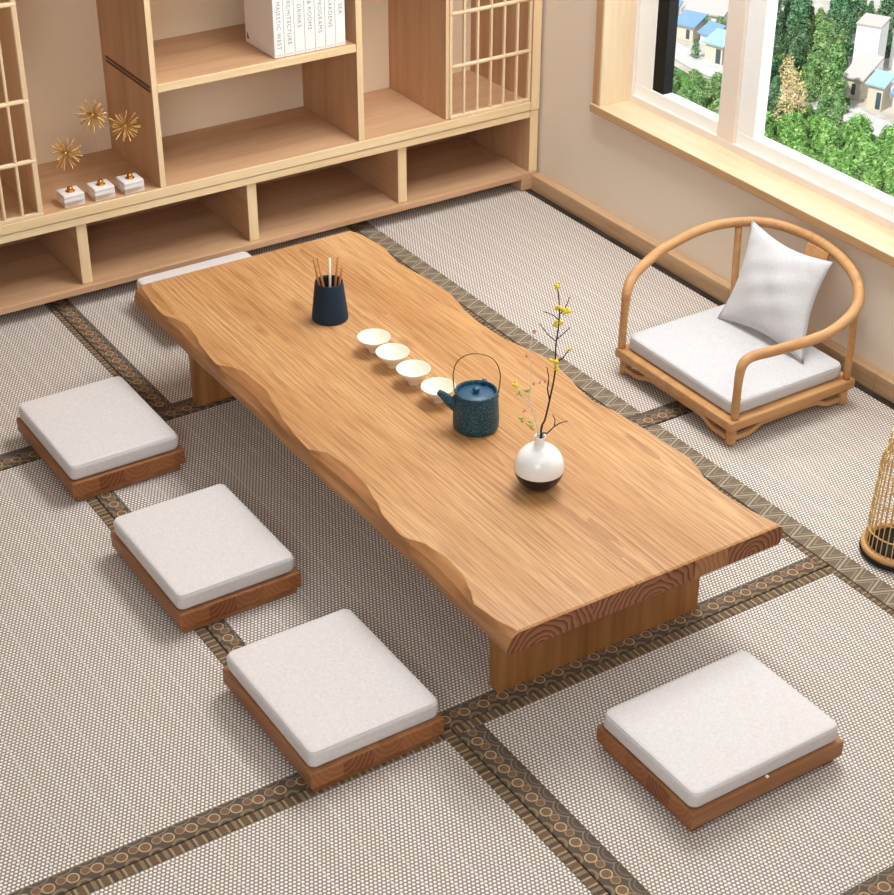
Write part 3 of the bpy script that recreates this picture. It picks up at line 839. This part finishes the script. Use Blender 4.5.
obj('steam_notch', tube(bmesh.new(), [q-vf*.004-Vector((0,0,.008)), q+vf*.006-Vector((0,0,.003))], .007, 10), M['lid'], tp)

# vase
vx, vy = 2.131, 2.883
va = thing('round_vase', (vx, vy, Z), 'round white vase with a black base, standing on the near half of the table', 'vase')
def vprof(z0, z1, n=16):
    out = []
    for k in range(n+1):
        z = z0+(z1-z0)*k/n; c = .060; q = max(0, 1-((z-c)/.0635)**2)
        out.append((.0625*math.sqrt(q), Z+z))
    return out
bm = bmesh.new(); lathe(bm, [(0, Z), (.022, Z)]+vprof(.0025, .053, 9), vx, vy, 48)
obj('base_glaze', bm, M['vase_black'], va)
bm = bmesh.new(); lathe(bm, vprof(.053, .1195, 16)+[(.0150, Z+.1225), (.0125, Z+.127), (.0120, Z+.138), (.0135, Z+.146), (.0145, Z+.148), (.0130, Z+.1482), (.0118, Z+.145), (.0115, Z+.125), (.055, Z+.09), (.058, Z+.06), (.05, Z+.03), (0, Z+.02)], vx, vy, 48)
obj('body', bm, M['vase_white'], va)
# twigs: coordinates (right, up) in metres in the plane facing the room, plus depth
K = .00061       # metres per zoom pixel
V0 = Vector((vx, vy, Z+.146))
def tw(px, py, d=0):
    d = d+DD
    up_m = (628-py)*K*1.10; return V0+vr*((px-241)*K+up_m*-.035)+vf*d+Vector((0, 0, up_m))
def branch(parent_thing, paths, mat, name='branch'):
    bm = bmesh.new()
    for pts, r0, r1 in paths:
        c = catmull(pts, 5); n = len(c)-1
        tube(bm, c, [r0+(r1-r0)*k/n for k in range(n+1)], 7)
    return obj(name, bm, mat, parent_thing)
def blossoms(parent_thing, pts, mat, name='blossom', R=.010):
    for p in pts:
        bm = bmesh.new()
        for k in range(7):
            d = Vector((random.gauss(0, 1), random.gauss(0, 1), random.gauss(0, 1))).normalized()
            sphere(bm, p+d*R*.85, R*random.uniform(.38, .6), 8, 6, 0, .8)
        obj(name, bm, mat, parent_thing, True)
DD = .005
sink = V0-Vector((0, 0, .10))
t1 = thing('flowering_twig', tuple(sink), 'tall dark flowering twig with yellow blossoms, tallest in the round vase', 'twig')
branch(t1, [([sink+vf*.006+vr*.002, tw(246, 605), tw(262, 560, .003), tw(285, 460, .006), tw(302, 370, .01), tw(305, 270, .012), tw(318, 170, .015), tw(318, 90, .018), tw(312, 45, .02)], .0028, .0013),
            ([tw(280, 480, .006), tw(272, 430, 0), tw(276, 380, -.01), tw(268, 330, -.012)], .002, .001),
            ([tw(304, 245, .012), tw(275, 215, .006), tw(240, 165, 0)], .0015, .0008),
            ([tw(318, 165, .015), tw(295, 148, .02), tw(260, 138, .025)], .0014, .0008),
            ([tw(306, 240, .012), tw(335, 205, .0), tw(360, 172, -.008)], .0014, .0008),
            ([tw(303, 330, .01), tw(330, 305, .0), tw(345, 275, -.01), tw(360, 255, -.012)], .0017, .0008),
            ([tw(322, 140, .015), tw(345, 115, .022), tw(360, 82, .028)], .0014, .0008)], M['bark'])
blossoms(t1, [tw(312, 32, .02)], M['yellow'], R=.008)
blossoms(t1, [tw(345, 132, .02), tw(322, 118, .018), tw(316, 182, .015), tw(298, 320, .01)], M['yellow'], R=.0105)
blossoms(t1, [tw(352, 262, -.012), tw(305, 345, 0)], M['yellow'], R=.006)
DD = -.005
t2 = thing('bare_twig', tuple(sink+vr*.004), 'short bare dark forked twig leaning right out of the round vase', 'twig')
branch(t2, [([sink-vf*.006+vr*.005, tw(247, 622, .0), tw(270, 602, -.006), tw(298, 568, -.012), tw(322, 550, -.016), tw(350, 540, -.018)], .0021, .001),
            ([tw(297, 569, -.012), tw(299, 545, -.008), tw(291, 524, -.004)], .0015, .0008)], M['bark'])
DD = 0
t3 = thing('pale_twig', tuple(sink-vr*.004), 'pale cream twig with olive flowers leaning left in the round vase', 'twig')
branch(t3, [([sink-vr*.007, tw(232, 622, 0), tw(232, 605, -.003), tw(222, 550, -.008), tw(204, 490, -.012), tw(196, 450, -.012), tw(206, 390, -.01), tw(203, 310, -.008), tw(204, 238, -.005)], .0022, .0009),
            ([tw(206, 495, -.012), tw(185, 460, -.02), tw(165, 425, -.024), tw(150, 390, -.026)], .0017, .0009),
            ([tw(228, 570, -.006), tw(210, 550, -.02), tw(190, 520, -.025)], .0013, .0008),
            ([tw(204, 245, -.005), tw(212, 218, -.003), tw(222, 198, 0)], .0013, .0009),
            ([tw(198, 440, -.012), tw(215, 408, -.005), tw(240, 400, .0), tw(262, 402, .005)], .0010, .0006)], M['palebark'])
blossoms(t3, [tw(147, 383, -.026)], M['yellow'], R=.0085)
blossoms(t3, [tw(165, 535, -.02), tw(160, 425, -.024), tw(188, 420, -.015)], M['olive'], R=.007)
blossoms(t3, [tw(208, 572, -.02), tw(196, 555, -.02)], M['olive'], R=.0065)
blossoms(t3, [tw(222, 194, 0), tw(190, 285, -.008), tw(214, 400, -.004), tw(240, 402, 0), tw(262, 400, .005), tw(176, 500, -.02)], M['orange'], R=.0038)

# ------------------------------------------------------------------ gilded cage
gx, gy, gr = 3.080, 2.520, .096
cg = thing('birdcage_lantern', (gx, gy, 0), 'gilded wire birdcage with a black floor standing by the window wall at right', 'birdcage')
bm = bmesh.new(); lathe(bm, [(gr-.012, .006), (gr+.006, .006), (gr+.009, .012), (gr+.009, .020), (gr-.012, .020), (gr-.012, .006)], gx, gy, 56)
obj('base_ring', bm, M['cageblack'], cg)
bm = bmesh.new(); lathe(bm, [(gr-.010, .0202), (gr+.006, .0202), (gr+.0075, .030), (gr+.004, .036), (gr-.010, .036), (gr-.010, .0202)], gx, gy, 56)
obj('hoop', bm, M['cagewood'], cg)
bm = bmesh.new(); lathe(bm, [(0, .021), (gr-.011, .021), (gr-.011, .026), (0, .026)], gx, gy, 48)
obj('floor_plate', bm, M['cageblack'], cg)
for k in range(3):
    a = 2*PI*k/3+PI*1.2
    bm = bmesh.new(); lathe(bm, [(0, .0027), (.008, .0027), (.010, .0059), (0, .0059)], gx+(gr-.006)*math.cos(a), gy+(gr-.006)*math.sin(a), 12)
    obj('foot', bm, M['cagewood'], cg)
def crad(z):
    if z < .28: return gr-.002-.012*(z/.28)
    q = (z-.28)/.08; return (gr-.014)*math.sqrt(max(0, 1-(q*.96)**2))
NB = 36
for k in range(NB):
    a = 2*PI*k/NB; pts = []
    for z in [.034+.0236*i for i in range(11)]+[.283, .295, .31, .323, .335, .345, .352, .357]:
        r = crad(z); pts.append((gx+r*math.cos(a), gy+r*math.sin(a), z))
    obj('cage_bar', tube(bmesh.new(), pts, .0018, 6), M['cagegold'], cg)
for z, rad in ((.085, .0022), (.135, .0016), (.185, .0016), (.235, .0016), (.27, .0016), (.32, .0016)):
    r = crad(z)+.001
    obj('cage_ring', tube(bmesh.new(), [(gx+r*math.cos(2*PI*i/48), gy+r*math.sin(2*PI*i/48), z) for i in range(48)], rad, 6, True), M['cagegold'], cg)
bm = bmesh.new()
r = .068
for k in range(6):
    a = PI+.62+2*PI*k/6; cx_, cy_ = gx+r*math.cos(a), gy+r*math.sin(a)
    for s_, (du, dz) in enumerate(((-.010, .004), (.010, .004), (0, .017), (0, -.006))):
        cpt = Vector((cx_-math.sin(a)*du, cy_+math.cos(a)*du, .350+dz))
        tube(bm, [cpt+Vector((-math.sin(a)*math.cos(q)*.009, math.cos(a)*math.cos(q)*.009, math.sin(q)*.009)) for q in [2*PI*i/12 for i in range(12)]], .0022, 6, True)
obj('filigree_crown', bm, M['cagegold'], cg)
bm = bmesh.new(); lathe(bm, [(0, .356), (.022, .356), (.026, .360), (.012, .366), (.008, .374), (.012, .378), (.010, .386), (0, .390)], gx, gy, 24)
obj('finial', bm, M['cagegold'], cg)

# ------------------------------------------------------------------ outside: hillside village seen from high up
G0 = Vector((136.409, 143.234, -70.0)); AV = Vector((.690, .724, 0)); RV = Vector((.724, -.690, 0))
def gp(r, a, h=0): return G0+RV*r+AV*a+Vector((0, 0, h))
def plainn(name, c1, c2, scale):
    t = NT(name); n = t.noise(t.obj(), scale, 3, .6)
    return t.fin(t.ramp(n, [(.35, lin(*c1)), (.65, lin(*c2))]), .9, .1)
M['earth'] = plainn('village ground', (176,170,160), (208,202,194), .35)
M['grass'] = plainn('grassy ground', (52,92,44), (96,140,70), 1.2)
M['road'] = plainn('concrete lane', (196,192,190), (216,212,210), .8)
def ground(name, bm, mat):
    """link a piece of ground with its origin in the village and a gentle unevenness"""
    for v in bm.verts:
        v.co -= G0
        v.co.z += .012*math.sin(v.co.x*.31+v.co.y*.17)+.002*v.co.x
    o = obj(name, bm, mat); o.location = G0
    return structure(o)
bm = bmesh.new(); n_ = 16
gv = [[bm.verts.new(gp(-80+160*i/n_, -70+230*j/n_, -.2)) for j in range(n_+1)] for i in range(n_+1)]
for i in range(n_):
    for j in range(n_): bm.faces.new((gv[i][j], gv[i+1][j], gv[i+1][j+1], gv[i][j+1]))
ground('terrain', bm, M['earth'])
def slab_(pts, z, h):
    bm = bmesh.new(); vs = [bm.verts.new(gp(q[0], q[1], z)) for q in pts]; f = bm.faces.new(vs)
    r_ = bmesh.ops.extrude_face_region(bm, geom=[f]); bmesh.ops.translate(bm, verts=[v for v in r_['geom'] if isinstance(v, bmesh.types.BMVert)], vec=(0, 0, h))
    return bm
ground('lawn', slab_([(-1.9, -60), (26.9, -60), (26.9, -22), (17, -13), (10.6, -4.6), (10.2, 26), (-1.9, 26)], -.25, .14), M['grass'])
ground('lawn', slab_([(-2.0, -60), (-26, -60), (-26, 20), (-13, 13), (-8, 6.4), (-2.0, 1.5)], -.25, .14), M['grass'])
ground('lawn', slab_([(-79, 44), (79, 44), (79, 158), (-79, 158)], -.25, .14), M['grass'])
ground('lawn', slab_([(27, -60), (79, -60), (79, 43.9), (27, 43.9)], -.25, .14), M['grass'])
ground('lawn', slab_([(-79, -60), (-29, -60), (-29, 43.9), (-79, 43.9)], -.25, .14), M['grass'])
def lane(path):
    pts = [(r0-.6, a0-2.0) for r0, a0 in path]+[(r0+.6, a0+2.0) for r0, a0 in path[::-1]]
    ground('lane', slab_(pts, -.2, .16), M['road'])
lane([(-24, 27), (-17, 22), (-12, 17), (-8, 11.5), (-5, 8.5), (-3.2, 7.0)])
lane([(10.6, -1.5), (12, -4.0), (16, -8.0), (22, -14)])

def leaf(name, cols, sc_=1.8):
    t = NT(name); n = t.noise(t.obj(), sc_, 3, .7)
    k = len(cols); c = t.ramp(n, [(.32+.36*i/(k-1), lin(*cc_)) for i, cc_ in enumerate(cols)])
    t.b.inputs['Transmission Weight'].default_value = 0
    return t.fin(c, .8, .15)
M['leaf_dark'] = leaf('dark pine foliage', [(44,86,62), (94,144,104), (160,198,150)])
M['leaf_mid'] = leaf('olive foliage', [(66,112,66), (126,170,104), (196,216,160)])
M['leaf_bright'] = leaf('bright bush foliage', [(58,112,46), (124,180,88), (210,236,160)])
M['leaf_dry'] = leaf('dry yellow foliage', [(170,150,90), (226,204,150), (244,232,200)])
M['trunk'] = plain('grey brown trunk', (110,90,72), .9)
M['roof_blue'] = plain('blue sheet roof', (122,158,192), .5)
M['roof_cyan'] = plain('pale cyan sheet roof', (158,192,202), .5)
M['roof_grey'] = plain('grey tiled roof', (196,188,184), .7)
M['render'] = plain('beige render', (216,204,184), .8)
M['render_w'] = plain('white render', (240,238,236), .8)
M['dark_open'] = plain('dark opening', (60,84,96), .6)

bm = bmesh.new()
for q in [(-60, -70), (60, -70), (90, 160), (-90, 160)]: bm.verts.new(gp(q[0], q[1], -.2))
f = bm.faces.new(bm.verts); r_ = bmesh.ops.extrude_face_region(bm, geom=[f]); bmesh.ops.translate(bm, verts=[v for v in r_['geom'] if isinstance(v, bmesh.types.BMVert)], vec=(0, 0, -2))
structure(obj('terrain', bm, M['earth']))
bm = bmesh.new()
for q in [(-26, -60), (40, -60), (26, -22), (17, -13), (10.6, -4.6), (10.2, 26), (-2.2, 26), (-2.4, 1.5), (-8, 6.4), (-13, 13), (-26, 20)]: bm.verts.new(gp(q[0], q[1], -.19))
f = bm.faces.new(bm.verts); r_ = bmesh.ops.extrude_face_region(bm, geom=[f]); bmesh.ops.translate(bm, verts=[v for v in r_['geom'] if isinstance(v, bmesh.types.BMVert)], vec=(0, 0, .08))
structure(obj('lawn', bm, M['grass']))
bm = bmesh.new()
path = [(-24, 27), (-17, 22), (-12, 17), (-8, 11.5), (-4, 7.5), (1, 4), (7, .5), (12, -4.5), (16, -9), (22, -15)]
L_pts, R_pts = [], []
for (r0, a0) in path: L_pts.append(bm.verts.new(gp(r0-.6, a0-2.2, -.1))); R_pts.append(bm.verts.new(gp(r0+.6, a0+2.2, -.1)))
for i in range(len(path)-1): bm.faces.new((L_pts[i], L_pts[i+1], R_pts[i+1], R_pts[i]))
r_ = bmesh.ops.extrude_face_region(bm, geom=list(bm.faces)); bmesh.ops.translate(bm, verts=[v for v in r_['geom'] if isinstance(v, bmesh.types.BMVert)], vec=(0, 0, .12))
structure(obj('lane', bm, M['road']))

def crown_mesh(R, Hh, n, ls, shape='round', seed=1):
    rnd = random.Random(seed); bm = bmesh.new()
    # leaves scattered over a bumpy crown, denser towards its surface
    ph = [rnd.uniform(0, 6.28) for _ in range(4)]; Rm = R*.84
    for i in range(n):
        a = rnd.uniform(0, 2*PI)
        if shape == 'round':
            zc = rnd.uniform(-.25, 1); w = math.sqrt(max(0, 1-zc*zc))
            k = rnd.uniform(.62, 1)*(1+.10*math.sin(3*a+ph[0])*w+.08*math.sin(5*a+4*zc+ph[1]))
            d = Vector((w*math.cos(a), w*math.sin(a), zc+.2)).normalized()
            p = Vector((Rm*k*w*math.cos(a), Rm*k*w*math.sin(a), Hh*.28+Hh*.68*zc*k))
        else:
            zc = rnd.uniform(0, 1)**1.15; w = (1-zc)**.45*(.8+.2*math.sin(zc*19+2*a+ph[2]))
            k = rnd.uniform(.5, 1)*(1+.14*math.sin(3*a+ph[0]+zc*5))
            d = Vector((math.cos(a), math.sin(a), .5)).normalized()
            p = Vector((Rm*k*w*math.cos(a), Rm*k*w*math.sin(a), .25+(Hh-.3)*zc))
        if p.z < .15: p.z = .15
        q = math.hypot(p.x, p.y)
        if q > Rm: p.x *= Rm/q; p.y *= Rm/q
        e1 = Vector((rnd.gauss(0, 1), rnd.gauss(0, 1), rnd.gauss(0, .7))).normalized(); e2 = e1.cross(d).normalized() if e1.cross(d).length > .01 else e1.orthogonal()
        s1 = min(ls, R*.28)*rnd.uniform(.5, 1.0) if R < .9 else ls*rnd.uniform(.5, 1.0); s2 = s1*rnd.uniform(.35, .55)
        c = p+d*ls*.15
        bm.faces.new([bm.verts.new(v) for v in (p-e1*s1*.5, c+e2*s2*.5, p+e1*s1*.5, c-e2*s2*.5)])
    return bm
def plant(name, R, Hh, n, ls, mat, shape, seed, label, cat, group):
    r = thing(name, (0, 0, 0), label, cat, group)
    obj('foliage', crown_mesh(R, Hh, n, ls, shape, seed), M[mat], r)
    obj('trunk', tube(bmesh.new(), [(0, 0, -.25), (.05, 0, Hh*.3), (0, .05, Hh*.62)], [R*.07, R*.055, R*.03], 7), M['trunk'], r)
    return r
placed = []
def grove(root, R, label, group, inside, step, lo, hi, seed):
    """stand copies of one plant side by side inside a patch, crowns touching but not crossing"""
    rnd = random.Random(seed); i = 0; Rf = R*.94
    for k_ in range(2600):
        r1 = rnd.uniform(-19, 20); a1 = rnd.uniform(-34, 30)
        if not inside(r1, a1): continue
        gap = min([math.hypot(r1-p, a1-q)-k for p, q, k in placed])
        s_ = min(hi, gap/Rf)
        # large ones first, then smaller ones squeezed into what is left
        if s_ < lo+(hi-lo)*max(0, 1-k_/900)*.8: continue
        placed.append((r1, a1, Rf*s_)); h_ = Vector(gp(r1, a1, -.12))
        if i == 0: root.location = h_; root.scale = (s_,)*3
        else: dup(root, h_, 1.3*i+.4, label, group, (s_, s_, s_*rnd.uniform(.9, 1.12)))
        i += 1
        if i >= step: break
    return i
HS = [(-10.0, 21.5, 2.3), (-5.6, 13.2, 2.3), (-13.4, 27, 2.2), (-7, 19.4, 1.7), (-8, 28.5, 3.6), (12.6, 12.8, 2.4), (17.4, 15.5, 2.6), (11.6, 4.6, 2.5), (13.6, .6, 1.7), (16.6, -.6, 1.8)]
placed += HS
placed.append((-8.6, 13.6, 1.0))
def lane_a(r): return 7.5-(r+4)*.87 if r > -4 else 7.5-(r+4)*1.12
for spec in (
    ('leafy_bush', 1.75, 3.0, 2600, .40, 'leaf_bright', 'round', 3, 'bright green bush low in the thicket below the window', 'bush', 'bright bushes below the window', lambda r, a: r > -1.2 and a < -9.5 and a < lane_a(r)-4, 110, .5, 1.1),
    ('leafy_bush', 1.6, 2.8, 2200, .40, 'leaf_mid', 'round', 5, 'mid green bush in the clump seen through the left window pane', 'bush', 'bushes seen through the left pane', lambda r, a: r < -1.2 and a < (3.5 if r < -8 else 1.6) and a > -26, 110, .5, 1.1),
    ('dry_shrub', 1.1, 4.2, 260, .40, 'leaf_dry', 'round', 14, 'dry pale yellow shrub among the dark trees outside the window', 'shrub', 'dry shrubs of the grove', lambda r, a: 2.6 < r < 5.4 and -9.5 < a < 6 and True, 6, .8, 1.2),
    ('feathery_tree', 2.1, 8.2, 3800, .46, 'leaf_dark', 'cone', 8, 'dark green feathery tree in the tall grove outside the right pane', 'tree', 'dark trees of the grove', lambda r, a: (-1.8 < r < 4.2 and -9.5 < a < 26) or (r > 8 and a > 18 and a < 30), 70, .5, 1.1),
    ('feathery_tree', 2.1, 7.6, 3800, .46, 'leaf_mid', 'cone', 11, 'pale olive feathery tree on the right side of the grove outside', 'tree', 'olive trees of the grove', lambda r, a: 4.0 < r < 9.6 and -9.5 < a < 24, 60, .5, 1.1),
    ('low_shrub', .85, 2.0, 600, .32, 'leaf_bright', 'round', 17, 'small bright shrub filling a gap in the thicket outside', 'shrub', 'small shrubs in the thicket', lambda r, a: ((a < -6 and r > -1.5 and a < lane_a(r)-3) or (r < -1.2 and a < 1 and a > -26) or (-1.5 < r < 9.8 and -10 < a < 24)), 90, .4, 1.2),
    ('feathery_tree', 1.0, 2.6, 700, .36, 'leaf_mid', 'round', 31, 'pale green tree at the far edge of the village, left pane', 'tree', 'far pale trees of the village', lambda r, a: r < -3.4 and a > 23.5 and a < 33 and r > -8, 5, .8, 1.0),
):
    nm, R, Hh, n, ls, mt, shp, sd, lb, ct, gp_, ins, stp, lo, hi = spec
    pr_ = plant(nm, R, Hh, n, ls, mt, shp, sd, lb, ct, gp_)
    grove(pr_, R, lb, gp_, ins, stp, lo, hi, sd)
cf = plant('young_conifer', .9, 2.6, 380, .42, 'leaf_dark', 'cone', 21, 'small dark conifer on the pale lane outside the left pane', 'tree', None)
cf.location = gp(-8.6, 13.6, -.1)
def house(r0, a0, w, d, hh, wallm, roofm, ang, label, overhang=.35, pitch=.7, wins=(), slab=False):
    """small house, centred at (r0, a0) of the village, turned by ang"""
    c = gp(r0, a0, -.15); t = thing('village_house', tuple(c), label, 'house', None)
    E1 = RV*math.cos(ang)+AV*math.sin(ang); E2 = -RV*math.sin(ang)+AV*math.cos(ang)
    def hb(x0, x1, y0, y1, z0, z1, tilt=0):
        bm = bmesh.new(); box(bm, x0, x1, y0, y1, z0, z1)
        for v in bm.verts:
            p = v.co.copy(); v.co = c+E1*p.x+E2*p.y+Vector((0, 0, p.z+tilt*(p.y+d/2)))
        return bm
    obj('wall', hb(-w/2, w/2, -d/2, d/2, 0, hh), M[wallm], t)
    obj('roof', hb(-w/2-overhang, w/2+overhang, -d/2-overhang, d/2+overhang, hh+.02, hh+.22, pitch/d), M[roofm], t)
    for (u, z0, ww, h2) in wins:
        obj('window', hb(u-ww/2, u+ww/2, -d/2-.04, -d/2+.05, z0, z0+h2), M['dark_open'], t)
    return t
house(-10.0, 21.5, 2.7, 2.6, 2.0, 'render', 'roof_blue', -.45, 'small beige house with a bright blue roof, upper left of the left pane', wins=[(.6, .3, .5, 1.2)])
house(-5.6, 13.2, 2.6, 2.6, 2.5, 'render', 'roof_cyan', -.55, 'beige house with a pale cyan roof beside the lane, right in the left pane', wins=[(.7, .1, .7, 1.9)])
house(-13.4, 27.0, 2.8, 2.2, 1.8, 'render', 'roof_blue', -.3, 'tiny blue-roofed house behind the black seal strip, far left')
house(-7.0, 19.4, 2.2, 1.6, 1.5, 'render_w', 'roof_blue', -.7, 'narrow white shed with a blue roof behind the cyan-roofed house')
house(-8.0, 28.5, 5.2, 3.5, 1.6, 'render_w', 'roof_grey', -.3, 'long white house with a pale roof at the top of the left pane')
house(12.6, 12.8, 3.0, 3.2, 6.2, 'render_w', 'roof_grey', -.35, 'tall white windowless house at the right of the right pane', overhang=.1, pitch=.3)
house(17.4, 15.5, 3.4, 3.2, 4.6, 'render_w', 'roof_grey', -.35, 'white house with small square windows at the right photo edge', overhang=.2, wins=[(-.9, 2.6, .6, .8), (.3, 2.6, .6, .8)])
house(11.6, 4.6, 2.2, 4.0, 2.6, 'render', 'roof_grey', -.5, 'beige house with a greyish tiled roof below the tall white house', pitch=1.4, wins=[(.1, .6, .5, 1.3)])
house(13.6, .6, 1.9, 2.0, 3.0, 'render', 'roof_cyan', -.5, 'narrow beige porch with a pale cyan roof at the right of the window', wins=[(.5, .2, .6, 2.0)])
house(16.6, -.6, 2.2, 2.0, 2.4, 'render', 'roof_blue', -.5, 'blue-roofed shed partly cut by the right photo edge', wins=[(-.3, .2, .6, 1.6)])

# ------------------------------------------------------------------ light
def area(name, loc, rot, sx, sy, power, col):
    l = bpy.data.lights.new(name, 'AREA'); l.shape = 'RECTANGLE'; l.size = sx; l.size_y = sy; l.energy = power; l.color = col
    o = bpy.data.objects.new(name, l); link(o); o.location = loc; o.rotation_euler = rot; return o
area('added_overhead_light', (3.05, 3.8, 3.05), (0, math.radians(8), 0), 1.0, 1.8, 98, (.94, .98, 1.0))  # unseen overhead area light, added as soft key on the window side
area('added_overhead_light', (1.5, 1.5, 3.08), (math.radians(12), 0, 0), 2.4, 2.2, 52, (.94, .98, 1.0))  # unseen overhead area light, added as a broad weaker fill
area('camera_side_fill', (-.7, .1, 2.55), (math.radians(72), 0, math.radians(-36)), 1.6, 1.2, 55, (.96, .98, 1.0))  # unseen fill, added to brighten shelf backs and walls from the camera side
area('window_daylight', (3.98, 3.3, 1.35), (0, math.radians(90), 0), 1.5, 2.6, 16, (.92, .97, 1))
s = bpy.data.lights.new('sun', 'SUN'); s.energy = 4.2; s.angle = math.radians(2); s.color = (1, .97, .92)
so = bpy.data.objects.new('sun', s); link(so); so.rotation_euler = (math.radians(42), 0, math.radians(-75))
w = bpy.data.worlds.new('sky'); sc.world = w; w.use_nodes = True
bg = w.node_tree.nodes['Background']; bg.inputs[0].default_value = (.86, .93, 1, 1); bg.inputs[1].default_value = 1.0

# ------------------------------------------------------------------ camera
cam = bpy.data.cameras.new('camera'); co = bpy.data.objects.new('camera', cam); link(co)
cam.sensor_fit = 'HORIZONTAL'; cam.sensor_width = 36; cam.lens = 1714.17/894*36; cam.clip_end = 2000; cam.clip_start = .05
co.location = (0, 0, 2.7); co.rotation_euler = (math.radians(57.99568653), math.radians(-.14978908), math.radians(-32.72856222))
sc.camera = co
sc.view_settings.view_transform = 'Standard'; sc.view_settings.look = 'None'
sc.view_settings.exposure = 0; sc.view_settings.gamma = 1; sc.view_settings.use_curve_mapping = False
